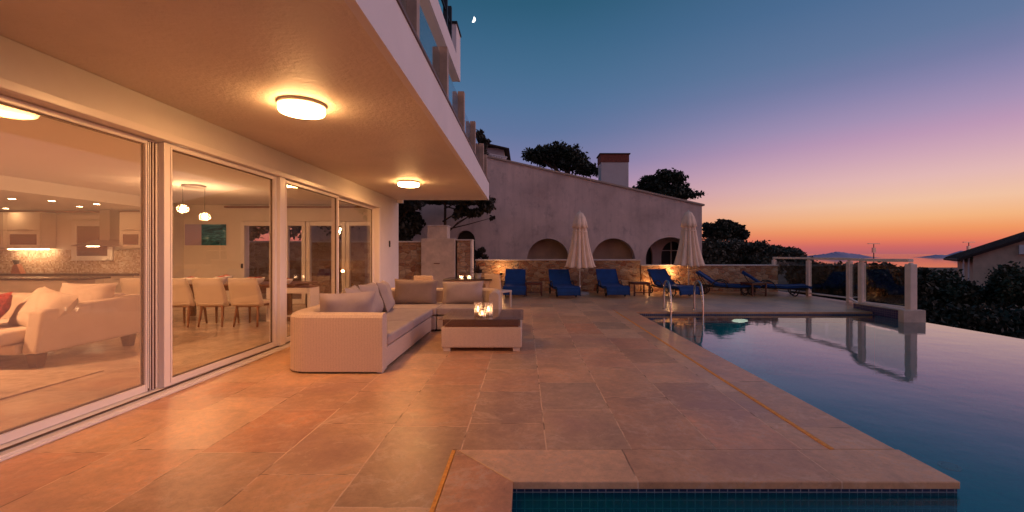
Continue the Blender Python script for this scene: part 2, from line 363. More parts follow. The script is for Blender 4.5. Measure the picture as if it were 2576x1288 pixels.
# ------------------------------------------------------------------ mesh builder
class MB:
    def __init__(s): s.v = []; s.f = []
    def add(s, vs, fs):
        o = len(s.v); s.v += [tuple(p) for p in vs]; s.f += [tuple(i + o for i in f) for f in fs]; return s
    def box(s, x0, x1, y0, y1, z0, z1):
        return s.add([(x0,y0,z0),(x1,y0,z0),(x1,y1,z0),(x0,y1,z0),(x0,y0,z1),(x1,y0,z1),(x1,y1,z1),(x0,y1,z1)],
                     [(0,3,2,1),(4,5,6,7),(0,1,5,4),(1,2,6,5),(2,3,7,6),(3,0,4,7)])
    def hexa(s, b, t):   # bottom 4 + top 4 points
        return s.add(list(b) + list(t), [(0,3,2,1),(4,5,6,7),(0,1,5,4),(1,2,6,5),(2,3,7,6),(3,0,4,7)])
    def bar(s, a, b, wx, wz, up=(0, 0, 1)):
        a = Vector(a); b = Vector(b); d = (b - a).normalized(); u = Vector(up)
        if abs(d.dot(u)) > .98: u = Vector((0, 1, 0))
        sd = d.cross(u).normalized() * wx / 2; up_ = sd.cross(d).normalized() * wz / 2
        P = []
        for c in (a, b): P += [c - sd - up_, c + sd - up_, c + sd + up_, c - sd + up_]
        return s.add(P, [(0,1,2,3),(7,6,5,4),(0,4,5,1),(1,5,6,2),(2,6,7,3),(3,7,4,0)])
    def tube(s, pts, r, n=10, cap=True):
        pts = [Vector(p) for p in pts]; rs = r if isinstance(r, (list, tuple)) else [r] * len(pts)
        ring = []; prev = None
        for i, p in enumerate(pts):
            dd = (pts[min(i+1, len(pts)-1)] - pts[max(i-1, 0)]).normalized()
            if prev is None:
                u = Vector((0, 0, 1)) if abs(dd.z) < .9 else Vector((1, 0, 0))
                sd = dd.cross(u).normalized()
            else:
                sd = (prev - dd * prev.dot(dd)).normalized()
            prev = sd; up = sd.cross(dd)
            ring.append([p + (sd * math.cos(2*PI*k/n) + up * math.sin(2*PI*k/n)) * rs[i] for k in range(n)])
        vs = [q for rg in ring for q in rg]; fs = []
        for i in range(len(pts) - 1):
            for k in range(n): fs.append((i*n+k, i*n+(k+1)%n, (i+1)*n+(k+1)%n, (i+1)*n+k))
        if cap: fs += [tuple(range(n))[::-1], tuple(range((len(pts)-1)*n, len(pts)*n))]
        return s.add(vs, fs)
    def lathe(s, prof, cx=0, cy=0, n=28, cap=True):
        vs = []; fs = []; m_ = len(prof)
        for (r, z) in prof:
            for k in range(n): vs.append((cx + r*math.cos(2*PI*k/n), cy + r*math.sin(2*PI*k/n), z))
        for i in range(m_-1):
            for k in range(n): fs.append((i*n+k, i*n+(k+1)%n, (i+1)*n+(k+1)%n, (i+1)*n+k))
        if cap: fs += [tuple(range(n))[::-1], tuple(range((m_-1)*n, m_*n))]
        return s.add(vs, fs)
    def grid(s, pts):    # pts[i][j]
        a = len(pts); b = len(pts[0])
        return s.add([p for r in pts for p in r], [(i*b+j, i*b+j+1, (i+1)*b+j+1, (i+1)*b+j) for i in range(a-1) for j in range(b-1)])
    def xf(s, mtx):
        s.v = [tuple(mtx @ Vector(p)) for p in s.v]; return s

def build(name, mb, m, parent=None, bevel=0, smooth=False, sub=0, world=False, solid=0, segs=2):
    me = bpy.data.meshes.new(name)
    v = mb.v
    if world and parent is not None:
        L = parent.matrix_basis.translation
        pp = parent.parent
        while pp: L = L + pp.matrix_basis.translation; pp = pp.parent
        v = [(p[0]-L[0], p[1]-L[1], p[2]-L[2]) for p in v]
    me.from_pydata(v, [], mb.f); me.validate(); me.update()
    o = bpy.data.objects.new(name, me); col.objects.link(o)
    if m: me.materials.append(M[m])
    if parent: o.parent = parent
    if smooth: me.polygons.foreach_set('use_smooth', [True] * len(me.polygons))
    if solid: md = o.modifiers.new('s', 'SOLIDIFY'); md.thickness = solid; md.offset = 0
    if bevel: md = o.modifiers.new('b', 'BEVEL'); md.width = bevel; md.segments = segs; md.limit_method = 'ANGLE'; md.angle_limit = R(35)
    if sub: md = o.modifiers.new('u', 'SUBSURF'); md.levels = sub; md.render_levels = sub
    return o
def tag(o, label=None, cat=None, group=None, kind=None):
    if label: o['label'] = label
    if cat: o['category'] = cat
    if group: o['group'] = group
    if kind: o['kind'] = kind
    return o
def thing(name, loc, label, cat, group=None, rz=0):
    o = bpy.data.objects.new(name, None); col.objects.link(o); o.location = loc; o.rotation_euler = (0, 0, rz); o.empty_display_size = .2
    return tag(o, label, cat, group)
def dup(root, loc=None, rz=None, label=None, group=None):
    def cp(o, par):
        c = o.copy(); col.objects.link(c); c.parent = par
        for ch in [k for k in o.children]: cp(ch, c)
        return c
    r = cp(root, root.parent)
    if loc is not None: r.location = loc
    if rz is not None: r.rotation_euler = (0, 0, rz)
    if label: r['label'] = label
    if group: r['group'] = group
    return r
def struct(name, mb, m, **k):
    o = build(name, mb, m, **k); o['kind'] = 'structure'; return o

# ------------------------------------------------------------------ setting: terrain, sea, terrace, pool
g = MB()
ys = [-60, 0, 8, 20, 40, 80, 150, 300, 330, 420, 600, 1500]
zs = [-3, -3.1, -3.2, -3.4, -3.8, -4.4, -5.6, -8.4, -12, -25, -46, -50]
xs = [-900, -300, -80, -20, 0, 20, 50, 100, 200, 500, 1400]
g.grid([[(x, y, z + (0 if y < 20 else .5 * math.sin(x * .05 + y * .03))) for x in xs] for y, z in zip(ys, zs)])
struct('ground', g, 'terrain', smooth=True)
g = MB().grid([[(x, y, -45) for x in (-40000, 0, 40000)] for y in (-2000, 3000, 50000)])
struct('sea', g, 'sea_water')

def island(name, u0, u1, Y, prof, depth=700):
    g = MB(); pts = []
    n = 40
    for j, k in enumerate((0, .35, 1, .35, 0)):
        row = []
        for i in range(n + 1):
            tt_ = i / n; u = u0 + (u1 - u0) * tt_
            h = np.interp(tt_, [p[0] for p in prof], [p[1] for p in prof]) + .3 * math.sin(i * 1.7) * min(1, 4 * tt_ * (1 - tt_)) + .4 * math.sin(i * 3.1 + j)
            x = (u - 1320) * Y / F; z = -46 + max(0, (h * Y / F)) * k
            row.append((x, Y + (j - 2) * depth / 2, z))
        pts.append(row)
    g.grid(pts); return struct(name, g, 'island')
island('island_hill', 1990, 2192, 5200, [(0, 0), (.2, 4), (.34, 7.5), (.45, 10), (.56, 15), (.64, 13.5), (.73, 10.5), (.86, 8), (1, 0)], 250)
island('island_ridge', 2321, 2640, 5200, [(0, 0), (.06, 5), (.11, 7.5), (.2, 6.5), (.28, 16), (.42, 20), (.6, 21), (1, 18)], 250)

# terrace paving (top at z = 0) butted against the coping
g = MB()
g.box(-3.60, -.515, -4, 16.3, -.12, 0)
g.box(-.515, 2.19, 3.07, 16.3, -.12, 0)
g.box(2.19, 9.50, 10.75, 16.3, -.12, 0)
g.box(-9.5, -3.6, 12.25, 16.3, -.12, 0)
struct('terrace_paving', g, 'travertine')
g = MB().box(-6, -.55, -4, 16.3, -3.3, -.125); g.box(-.55, 2.1, 3.2, 16.3, -3.3, -.125); g.box(2.1, 9.5, 10.8, 16.3, -3.3, -.125)
struct('terrace_base', g, 'concrete')
cz = -.045
g = MB(); g.box(2.215, 2.65, 3.07, 10.3, cz, .002)
struct('pool_coping', g, 'coping_stone_y', bevel=.006)
g = MB(); g.hexa([(-.07, 2.63, cz), (2.67, 2.63, cz), (2.67, 3.068, cz), (-.488, 3.068, cz)], [(-.07, 2.63, .002), (2.67, 2.63, .002), (2.67, 3.068, .002), (-.488, 3.068, .002)])
struct('pool_coping', g, 'coping_stone_x', bevel=.006)
g = MB(); g.hexa([(-.49, -4, cz), (-.072, -4, cz), (-.072, 2.628, cz), (-.49, 3.066, cz)], [(-.49, -4, .002), (-.072, -4, .002), (-.072, 2.628, .002), (-.49, 3.066, .002)])
struct('pool_coping', g, 'coping_stone_y', bevel=.006)
g = MB(); g.box(2.215, 8.35, 10.302, 10.748, cz, .002)
struct('pool_coping', g, 'coping_stone_x', bevel=.006)
g = MB(); g.box(2.180, 2.213, 3.07, 10.3, -.05, .005); g.box(-.516, -.492, -4, 3.05, -.05, .005)
struct('expansion_joint', g, 'orange_joint')
# basin
g = MB(); WZ = -.072
def wallq(g, x0, y0, x1, y1, z0, z1): g.add([(x0, y0, z0), (x1, y1, z0), (x1, y1, z1), (x0, y0, z1)], [(0, 1, 2, 3)])
for (z0, z1, nm, mm) in ((-.27, cz, 'pool_waterline_tiles', 'waterline_tile'), (-1.5, -.27, 'pool_wall', 'pool_tile')):
    g = MB(); e = .015
    wallq(g, -.07 - e, -4, -.07 - e, 2.63 + e, z0, z1); wallq(g, -.07 - e, 2.63 + e, 2.65 + e, 2.63 + e, z0, z1)
    wallq(g, 2.65 + e, 2.63 + e, 2.65 + e, 10.3 + e, z0, z1); wallq(g, 2.65 + e, 10.3 + e, 8.40, 10.3 + e, z0, z1)
    struct(nm, g, mm)
g = MB(); g.add([(-.2, -4, -1.5), (8.6, -4, -1.5), (8.6, 10.5, -1.5), (-.2, 10.5, -1.5)], [(0, 1, 2, 3)])
g.box(8.46, 8.56, -4, 9.25, -1.5, -.078); g.box(8.40, 8.56, 9.25, 10.3, -1.5, -.078)
struct('pool_floor', g, 'pool_tile')
g = MB().box(8.565, 8.80, -4, 9.7, -3.4, -.35); struct('pool_outer_wall', g, 'concrete')
g = MB(); g.add([(-.085, -4, WZ), (8.57, -4, WZ), (8.57, 9.25, WZ), (8.45, 9.25, WZ), (8.45, 10.31, WZ), (-.085, 10.31, WZ)], [(0, 1, 2, 3, 4, 5)])
struct('pool_water', g, 'pool_water')
# raised kerb at the pool's far right corner
k = thing('pool_corner_kerb', (8.5, 9.3, -.07), 'low stone kerb with a purple tiled inner face and a square end block at the pool\'s far corner', 'kerb')
build('end_block', MB().box(8.12, 8.60, 9.20, 9.34, -.10, .185), 'rendered_block', k, bevel=.012, world=True)
build('kerb_wall', MB().box(8.42, 8.60, 9.345, 11.0, -.10, .125), 'purple_tile', k, world=True)
build('kerb_cap', MB().box(8.39, 8.62, 9.345, 11.0, .128, .155), 'capstone', k, bevel=.006, world=True)
# underwater lamp and floor outlet
o = thing('pool_light', (5.16, 10.3, -.21), 'bright oval underwater pool light glowing under the far pool edge', 'pool light')
pts = [(.19 * math.cos(a), -.012, .045 * math.sin(a)) for a in np.linspace(0, 2*PI, 24, endpoint=False)]
build('lens', MB().add(pts + [(p[0], 0, p[2]) for p in pts], [tuple(range(24))] + [(i, (i+1) % 24, 24 + (i+1) % 24, 24 + i) for i in range(24)]), 'pool_lamp', o)
pts2 = [(.21 * math.cos(a), -.004, .06 * math.sin(a)) for a in np.linspace(0, 2*PI, 24, endpoint=False)]
build('rim', MB().add(pts2 + [(p[0], .006, p[2]) for p in pts2], [tuple(range(24))] + [(i, (i+1) % 24, 24 + (i+1) % 24, 24 + i) for i in range(24)]), 'steel', o)
o = thing('pool_drain', (5.77, 5.83, -1.495), 'pale round drain cover on the pool floor at right', 'drain')
build('cover', MB().lathe([(.0, .02), (.07, .02), (.075, .012)]), 'ceramic', o)
build('ring', MB().lathe([(.085, .0), (.085, .02), (.12, .02), (.12, .0)], cap=False), 'ceramic', o)

l = bpy.data.lights.new('pool_lamp_light', 'POINT'); l.energy = .8; l.color = (.6, .95, 1); l.shadow_soft_size = .1
lo = bpy.data.objects.new('pool_lamp_light', l); col.objects.link(lo); lo.location = (5.16, 9.9, -.6)
# pool ladder
def arch(x, n=14):
    pts = [(x, .38, 0.0), (x, .38, .50)]
    for i in range(n + 1):
        a = PI * i / n; pts.append((x, .38 - .21 + .21 * math.cos(a) * 1.0, .50 + .19 * math.sin(a)))
    pts += [(x - .02, -.07, .35), (x - .03, -.12, .1), (x - .03, -.14, -.2), (x - .03, -.14, -1.1)]
    return pts
o = thing('pool_ladder', (3.52, 10.42, 0), 'chrome pool ladder with two arched handrails at the far end of the pool', 'pool ladder')
def smoothpts(p, n=5):
    p = [Vector(q) for q in p]; o_ = []
    for i in range(len(p)-1):
        a = p[max(i-1, 0)]; b = p[i]; c_ = p[i+1]; d_ = p[min(i+2, len(p)-1)]
        for k in range(n):
            s_ = k / n; o_.append(.5 * ((2*b) + (c_-a)*s_ + (2*a-5*b+4*c_-d_)*s_*s_ + (3*b-a-3*c_+d_)*s_**3))
    return o_ + [p[-1]]
def rail(x):
    A_ = [(x, .44, 0), (x, .44, .30), (x, .43, .52), (x, .36, .67), (x, .22, .72), (x, .06, .66), (x - .01, -.06, .48), (x - .02, -.13, .25), (x - .03, -.16, 0), (x - .03, -.17, -.4), (x - .03, -.17, -1.1)]
    return smoothpts(A_)
for x in (0, .77):
    build('handrail', MB().tube(rail(x), .024, 12), 'chrome', o, smooth=True)
    build('flange', MB().lathe([(.045, 0), (.045, .012), (.026, .018)], x, .44), 'chrome', o, smooth=False)
for z in (-.3, -.6, -.9):
    build('step', MB().box(-.03, .74, -.21, -.13, z, z + .03), 'chrome', o, bevel=.005)

# ------------------------------------------------------------------ villa
V = thing('villa', (-3.6, 12, 0), 'white two storey villa with a warm lit covered terrace and wide sliding glass doors', 'house')
WX = -3.60
# facade: header above doors, end wall by the corner
build('facade_wall', MB().box(WX - .22, WX, -4, 12.25, 2.60, 2.90).box(WX - .22, WX, 10.66, 12.25, 0, 2.60).box(WX - .22, WX, -4, 1.2, 0, 2.6), 'stucco', V, world=True)
build('porch_ceiling', MB().box(WX - .22, -1.07, -4, 12.02, 2.903, 3.0), 'stucco_ceiling', V, world=True)
build('balcony_fascia', MB().box(-1.068, -1.00, -4, 12.03, 2.895, 3.37).box(WX, -1.069, 12.021, 12.03, 2.9, 3.37), 'fascia_paint', V, world=True)
build('fascia_cap', MB().box(-1.14, -.985, -4, 12.05, 3.373, 3.405), 'bronze_trim', V, world=True)
build('balcony_slab', MB().box(-14, -1.071, -4, 12.019, 3.003, 3.33), 'stucco', V, world=True)
build('upper_wall', MB().box(WX - .25, WX, -4, 3.9, 3.335, 6.2).box(WX - .25, WX, 6.2, 12.0, 3.335, 6.2).box(WX - .25, WX, 3.9, 6.2, 5.6, 6.2), 'stucco', V, world=True)
build('upper_slab', MB().box(-14, -1.86, -4, 12.0, 6.203, 6.5), 'stucco', V, world=True)
build('upper_fascia', MB().box(-1.858, -1.80, -4, 12.0, 6.195, 6.66), 'fascia_paint', V, world=True)
build('roof_parapet', MB().box(-2.4, -1.80, 11.3, 12.0, 6.663, 7.45), 'fascia_paint', V, world=True)
build('parapet_cap', MB().box(-2.45, -1.77, 11.25, 12.03, 7.453, 7.50), 'black_paint', V, world=True)
build('end_wall', MB().box(-14, -7.86, 12.02, 12.25, 0, 2.9).box(-4.15, WX - .223, 12.02, 12.25, 0, 2.9).box(-7.86, -4.15, 12.02, 12.25, 2.3, 2.9), 'stucco', V, world=True)
uw = build('upper_window', MB().box(WX - .12, WX - .05, 3.9, 6.2, 3.4, 5.58), 'pvc_white', V, world=True)
for y0, y1 in ((3.98, 5.0), (5.1, 6.12)):
    build('pane', MB().box(WX - .045, WX - .035, y0, y1, 3.5, 5.5), 'lit_window', uw).location = (3.6, -12, 0)
for y in (10.4, 11.0):
    build('roof_post', MB().box(-1.98, -1.88, y, y + .1, 6.5, 7.75), 'black_paint', V, world=True)
build('roof_rail', MB().box(-1.95, -1.91, 7, 11.3, 7.3, 7.34), 'black_paint', V, world=True)
build('wall_bracket', MB().box(-3.58, -3.42, 12.035, 12.12, 2.82, 2.93), 'pvc_white', V, world=True)
# interior shell
IX = -14
build('interior_floor', MB().box(IX, WX - .06, -1, 12.0, -.12, .004), 'interior_floor', V, world=True)
build('interior_ceiling', MB().box(IX, WX - .223, -1, 12.0, 2.75, 2.88), 'interior_ceiling', V, world=True)
build('interior_wall', MB().box(IX, -7.86, 11.9, 12.0, 0.005, 2.749).box(-4.15, WX - .223, 11.9, 12.0, 0.005, 2.749).box(-7.86, -4.15, 11.9, 12.0, 2.3, 2.749)
      .box(IX, -9.45, 11.0, 11.899, 0.005, 2.749).box(IX, IX + .1, -1, 10.99, 0.005, 2.749).box(IX + .1, WX - .223, -1.1, -1, 0.005, 2.749)
      .box(WX - .24, WX - .223, -1, 1.2, .005, 2.749).box(WX - .24, WX - .223, 10.7, 11.9, .005, 2.749), 'interior_plaster', V, world=True)
build('dropped_ceiling', MB().box(IX + .1, -9.0, 6.0, 10.99, 2.50, 2.749), 'interior_ceiling', V, world=True)
build('cornice', MB().box(IX + .1, -9.0, 10.93, 10.98, 2.44, 2.497), 'oak_leg', V, world=True)
build('curtain_track', MB().box(-8.25, -4.0, 11.78, 11.89, 2.665, 2.70), 'oak_leg', V, world=True)
# rear glazed doors in the far wall
for i, (a, b) in enumerate(((-7.86, -6.66), (-6.66, -6.06), (-6.05, -4.95), (-4.95, -4.15))):
    f_ = .11
    o = build('rear_door', MB().box(a + .005, a + f_, 11.86, 11.97, .01, 2.29).box(b - f_, b - .005, 11.86, 11.97, .01, 2.29).box(a + f_, b - f_, 11.86, 11.97, 2.17, 2.29).box(a + f_, b - f_, 11.86, 11.97, .01, .14), 'pvc_white', V, world=True, bevel=.008)
    p = build('pane', MB().box(a + f_, b - f_, 11.91, 11.925, .14, 2.17), 'door_glass', o); p.location = (3.6, -12, 0)
    if i == 0:
        p = build('handle', MB().box(a + .055, a + .075, 11.80, 11.86, 1.0, 1.12), 'black_paint', o); p.location = (3.6, -12, 0)
# sliding doors
def slider(y0, y1, s0, s1, X, zt=2.52, zb=.055, rb=.07, rt=.05):
    mbf = MB().box(X - .03, X + .03, y0, y0 + s0, zb, zt).box(X - .03, X + .03, y1 - s1, y1, zb, zt)
    mbf.box(X - .028, X + .028, y0 + s0, y1 - s1, zb, zb + rb).box(X - .028, X + .028, y0 + s0, y1 - s1, zt - rt, zt)
    # glazing beads
    mbf.box(X + .03, X + .042, y0 + s0 - .03, y0 + s0 - .012, zb + .03, zt - .03).box(X + .03, X + .042, y1 - s1 + .012, y1 - s1 + .03, zb + .03, zt - .03)
    o = build('sliding_door', mbf, 'pvc_white', V, world=True, bevel=.005)
    gk = build('gasket', MB().box(X - .012, X + .012, y0 + s0, y0 + s0 + .007, zb + rb, zt - rt).box(X - .012, X + .012, y1 - s1 - .007, y1 - s1, zb + rb, zt - rt)
               .box(X - .012, X + .012, y0 + s0 + .012, y1 - s1 - .012, zb + rb, zb + rb + .012).box(X - .012, X + .012, y0 + s0 + .012, y1 - s1 - .012, zt - rt - .012, zt - rt), 'gasket', o); gk.location = (3.6, -12, 0)
    p = build('pane', MB().box(X - .005, X + .005, y0 + s0 + .012, y1 - s1 - .012, zb + rb + .012, zt - rt - .012), 'door_glass', o); p.location = (3.6, -12, 0)
    return o
build('track_profile', MB().box(-3.679, -3.668, 4.19, 4.20, .06, 2.5).box(-3.679, -3.668, 4.225, 4.232, .06, 2.5).box(-3.679, -3.668, 4.258, 4.268, .06, 2.5), 'bronze_trim', V, world=True)
sd = slider(1.22, 4.33, .12, .16, -3.71)
m, tt = mat('screen_mesh'); a_ = tt.new('ShaderNodeBsdfTransparent'); b_ = tt.new('ShaderNodeBsdfDiffuse', {'Color': (.80, .62, .52, 1)})
finish(tt, tt.new('ShaderNodeMixShader', {0: .09, 1: a_.outputs[0], 2: b_.outputs[0]}).outputs[0])
build('insect_screen', MB().box(-3.682, -3.681, 1.36, 4.16, .13, 2.46), 'screen_mesh', sd).location = (3.6, -12, 0)
slider(4.30, 6.26, .10, .09, -3.64)
slider(6.42, 8.34, .09, .08, -3.64)
slider(8.30, 10.50, .08, .10, -3.71)
# fixed outer frame with stepped tracks
fr_ = MB()
fr_.box(-3.78, -3.545, 1.2, 10.65, 2.525, 2.597)          # head
fr_.box(-3.78, -3.60, 1.2, 10.65, .0045, .05).box(-3.598, -3.53, 1.2, 10.65, .002, .035)   # tracks
fr_.box(-3.70, -3.57, 6.27, 6.41, .05, 2.524)             # mullion
fr_.box(-3.76, -3.56, 10.52, 10.65, .05, 2.524).box(-3.76, -3.56, 1.2, 1.215, .05, 2.524)
build('door_frame', fr_, 'pvc_white', V, world=True, bevel=.008)
build('track_lip', MB().box(-3.545, -3.51, 1.2, 10.65, .001, .022), 'pvc_white', V, world=True, bevel=.008)
build('frame_seal', MB().box(-3.62, -3.598, 1.2, 10.65, 2.5975, 2.6005).box(-3.61, -3.60, 1.2, 10.65, .036, .052), 'gasket', V, world=True)

# balcony railing on top of the fascia
BR = thing('balcony_railing', (-1.1, 4, 3.4), 'upper balcony railing of square beige posts with bluish glass panels above the terrace', 'railing')
py = [1.0, 2.6, 4.22, 5.85, 7.45, 9.12, 10.95]
for y in py: build('post', MB().box(-1.155, -1.045, y - .055, y + .055, 3.25 + .157, 4.2), 'post_wood', BR, world=True, bevel=.006)
for a, b in zip([-1.5] + py, py + [11.95]):
    if b - a > .3: build('glass_panel', MB().box(-1.158, -1.146, a + .06, b - .06, 3.43, 4.12), 'balcony_glass', BR, world=True)
BR2 = thing('balcony_railing', (-1.1, 12, 3.4), 'short end length of balcony railing returning to the villa wall with one corner post', 'railing')
build('post', MB().box(-1.15, -1.05, 11.9, 12.0, 3.407, 4.15), 'post_wood', BR2, world=True, bevel=.006)
build('glass_panel', MB().box(-3.5, -1.17, 11.94, 11.952, 3.43, 4.12), 'balcony_glass', BR2, world=True)

# wall button
o = thing('wall_sensor', (-3.60, 11.4, 1.66), 'small black oval sensor on the lilac lit end wall of the villa', 'sensor')
build('housing', MB().box(0, .03, -.035, .035, -.085, .085), 'black_paint', o, bevel=.014)
build('button', MB().box(.031, .036, -.015, .015, -.05, -.02), 'steel', o)

# ------------------------------------------------------------------ terrace ceiling lamps
def ceiling_lamp(x, y, label, grp='round ceiling lamps on the porch ceiling'):
    o = thing('ceiling_lamp', (x, y, 2.903), label, 'ceiling lamp', grp)
    build('rim', MB().lathe([(.20, 0), (.222, -.004), (.225, -.03), (.218, -.038), (.20, -.038)]), 'pvc_white', o, smooth=False)
    build('diffuser', MB().lathe([(.210, -.039), (.215, -.075), (.205, -.095), (.17, -.104), (.0, -.106)], n=40, cap=False), 'lamp_diffuser', o, smooth=True)
    l = bpy.data.lights.new('lamp_light', 'AREA'); l.shape = 'DISK'; l.size = .36; l.energy = 19; l.color = (1, .44, .135)
    lo = bpy.data.objects.new('lamp_light', l); col.objects.link(lo); lo.parent = o; lo.location = (0, 0, -.108)
    return o
ceiling_lamp(-2.23, 4.30, 'large glowing round ceiling lamp nearest the camera on the porch ceiling')
ceiling_lamp(-2.42, 8.95, 'smaller looking glowing round ceiling lamp farther along the porch ceiling')

# ------------------------------------------------------------------ soft shapes
def rbox(x0, x1, y0, y1, z0, z1):
    return MB().box(x0, x1, y0, y1, z0, z1)
def pillow_mb(w_, h_, t_, n=14, sag=.0, seed=0):
    rr = random.Random(seed); g = MB(); ph = [rr.uniform(0, 6) for _ in range(6)]
    for side in (1, -1):
        rows = []
        for i in range(n + 1):
            row = []
            for j in range(n + 1):
                a = -1 + 2*i/n; b = -1 + 2*j/n
                pin = 1 - .07 * (1 - a*a) ; pin2 = 1 - .07 * (1 - b*b)
                x = a * w_/2 * (pin2 if True else 1); z = b * h_/2 * pin
                e = max(0, (1 - a**4) * (1 - b**4)) ** .55
                y = side * t_/2 * e * (1 + .07 * math.sin(4*a + ph[0]) * math.sin(3*b + ph[1])) + .012 * math.sin(7*a*b + ph[2]) * e + sag * (b < 0) * 0
                row.append((x, y, z))
            rows.append(row if side == -1 else row[::-1])
        g.grid(rows)
    return g
def pillow(name, loc, rot, size, m, parent=None, seed=0, label=None, cat=None, group=None):
    g = pillow_mb(*size, seed=seed)
    o = build(name, g, m, parent, smooth=True)
    o.location = loc; o.rotation_euler = rot
    if label: tag(o, label, cat, group)
    return o

# ------------------------------------------------------------------ wicker corner sofa
S = thing('corner_sofa', (-2.25, 6.9, 0), 'L shaped cream wicker corner sofa with rounded ends and taupe seat cushions', 'sofa')
xb, xf, yn, yf = -2.86, -1.66, 5.0, 8.85   # back, front of long side; near end, far end
xr = -.47; yfr = 7.72                      # right end, front of short side
th = .17; zt = .70
def shell_path(inset):
    """outer outline of the arms/back seen from above: near arm front -> rounded corner -> back -> far corner -> far back -> right rounded corner -> right arm front"""
    pts = []
    r1 = .32 if inset == 0 else .46
    pts.append((xf, yn + inset)); pts.append((xf - .3, yn + inset))
    cx, cy = xb + inset + r1, yn + inset + r1
    for i in range(13): a = -PI/2 - PI/2 * i/12; pts.append((cx + r1*math.cos(a), cy + r1*math.sin(a)))
    pts += [(xb + inset, yn + 1.2), (xb + inset, 7.0), (xb + inset, yf - .12)]
    r2 = max(.02, .2 - inset)
    for i in range(5): a = PI - PI/2 * i/4; pts.append((xb + .2 + r2*math.cos(a), yf - .2 + r2*math.sin(a)))
    pts += [(-1.8, yf - inset), (xr - .6, yf - inset)]
    r3 = .46 - inset
    for i in range(11): a = PI/2 - PI/2 * i/10; pts.append((xr - .46 + r3*math.cos(a), yf - .46 + r3*math.sin(a)))
    pts += [(xr - inset, yfr + .3), (xr - inset, yfr)]
    return pts
po = shell_path(0); pi_ = shell_path(th)
prof = [(0, .022), (0, .3), (0, zt - .05), (.018, zt - .018), (.05, zt), (th - .05, zt), (th - .018, zt - .018), (th, zt - .05), (th, .3), (th, .022)]
rows = []
for (ins, z) in prof:
    t_ = ins / th; rows.append([(a[0]*(1-t_) + b[0]*t_, a[1]*(1-t_) + b[1]*t_, z) for a, b in zip(po, pi_)])
g = MB().grid([r[::-1] for r in rows])
L_ = len(po)
# closed end faces
for idx in (0, L_ - 1):
    g.add([rows[k][idx] for k in range(len(prof))], [tuple(range(len(prof)))])
build('backrest', g, 'wicker', S, world=True)
build('seat_base', MB().box(xb + th, xf - .003, yn + th + .002, 6.33, .035, .275).box(xb + th, xf - .003, 6.34, 7.66, .035, .275)
      .box(xb + th, -1.60, 7.70, yf - th, .035, .275).box(-1.585, xr - th, 7.725, yf - th, .035, .275), 'wicker', S, world=True, bevel=.012)
build('plinth', MB().box(xb + .2, xf - .04, yn + .05, yf - .1, .003, .034).box(-1.62, xr - .05, 7.76, yf - .1, .003, .034), 'dark_resin', S, world=True)
for (x, y) in ((xf - .04, yn + .06), (xf - .04, 7.6), (xr - .05, 7.78)):
    build('foot', MB().box(x - .03, x + .03, y - .03, y + .03, 0, .04), 'wicker_frame', S, world=True)
for i, (a, b, c_, d_) in enumerate(((xb + th + .06, xf + .01, yn + th + .01, 6.315), (xb + th + .01, xf + .01, 6.335, 7.66), (xb + th + .01, -1.60, 7.69, yf - th - .01), (-1.585, xr - th - .01, 7.71, yf - th - .01))):
    o = build('seat_cushion', MB().box(a, b + .012, c_, d_, .292, .42), 'cushion', S, world=True, bevel=.03, segs=4)
gp = 'taupe back cushions on the wicker corner sofa'
ty = R(82)
for i, (x, y, z, w_, h_, tilt, lab) in enumerate((
    (-2.31, 5.58, .66, .70, .52, .30, 'taupe back cushion nearest the rounded arm of the wicker sofa'),
    (-2.47, 6.24, .665, .66, .54, -.26, 'second taupe back cushion from the near arm of the wicker sofa'),
    (-2.45, 6.84, .67, .66, .54, -.30, 'third taupe back cushion from the near arm of the wicker sofa'),
    (-2.42, 7.44, .67, .66, .54, -.34, 'fourth taupe back cushion from the near arm, beside the dark corner cushion'))):
    o = pillow('back_cushion', (x, y, z), (0, 0, 0), (w_, h_, .22), 'cushion', seed=i, label=lab, cat='cushion', group=gp)
    o.rotation_euler = (tilt, 0, R(36) if i == 0 else R(90) + .16 * (1 if i % 2 else -1) * .5 + .10)
    o.rotation_mode = 'ZXY' if False else 'XYZ'
o = pillow('back_cushion', (-2.14, 8.42, .65), (R(-14), R(2), R(4)), (.86, .50, .20), 'cushion_dark', seed=9, label='wide darker brown cushion in the far corner of the wicker sofa', cat='cushion', group=gp)
o = pillow('back_cushion', (-1.22, 8.46, .63), (R(-12), R(-1), 0), (.82, .46, .20), 'cushion', seed=11, label='wide taupe cushion on the short side of the wicker sofa by its right arm', cat='cushion', group=gp)

# coffee table
T = thing('coffee_table', (-.62, 6.65, 0), 'low square cream wicker coffee table with a tinted glass top', 'coffee table')
build('body', MB().box(-.575, .575, -.52, .52, .055, .345), 'wicker', T, bevel=.015)
build('inner_shelf', MB().box(-.53, .53, -.48, .48, .347, .36), 'oak_leg', T)
build('glass_skirt', MB().box(-.555, .555, -.505, -.495, .362, .455).box(-.555, .555, .495, .505, .362, .455).box(-.555, -.545, -.494, .494, .362, .455).box(.545, .555, -.494, .494, .362, .455), 'smoked_glass', T)
build('glass_top', MB().box(-.60, .60, -.55, .55, .457, .469), 'table_glass', T, bevel=.002)
for a in (-1, 1):
    for b in (-1, 1): build('foot', MB().box(a*.50 - .05, a*.50 + .05, b*.46 - .04, b*.46 + .04, 0, .054), 'wicker_frame', T, bevel=.004)

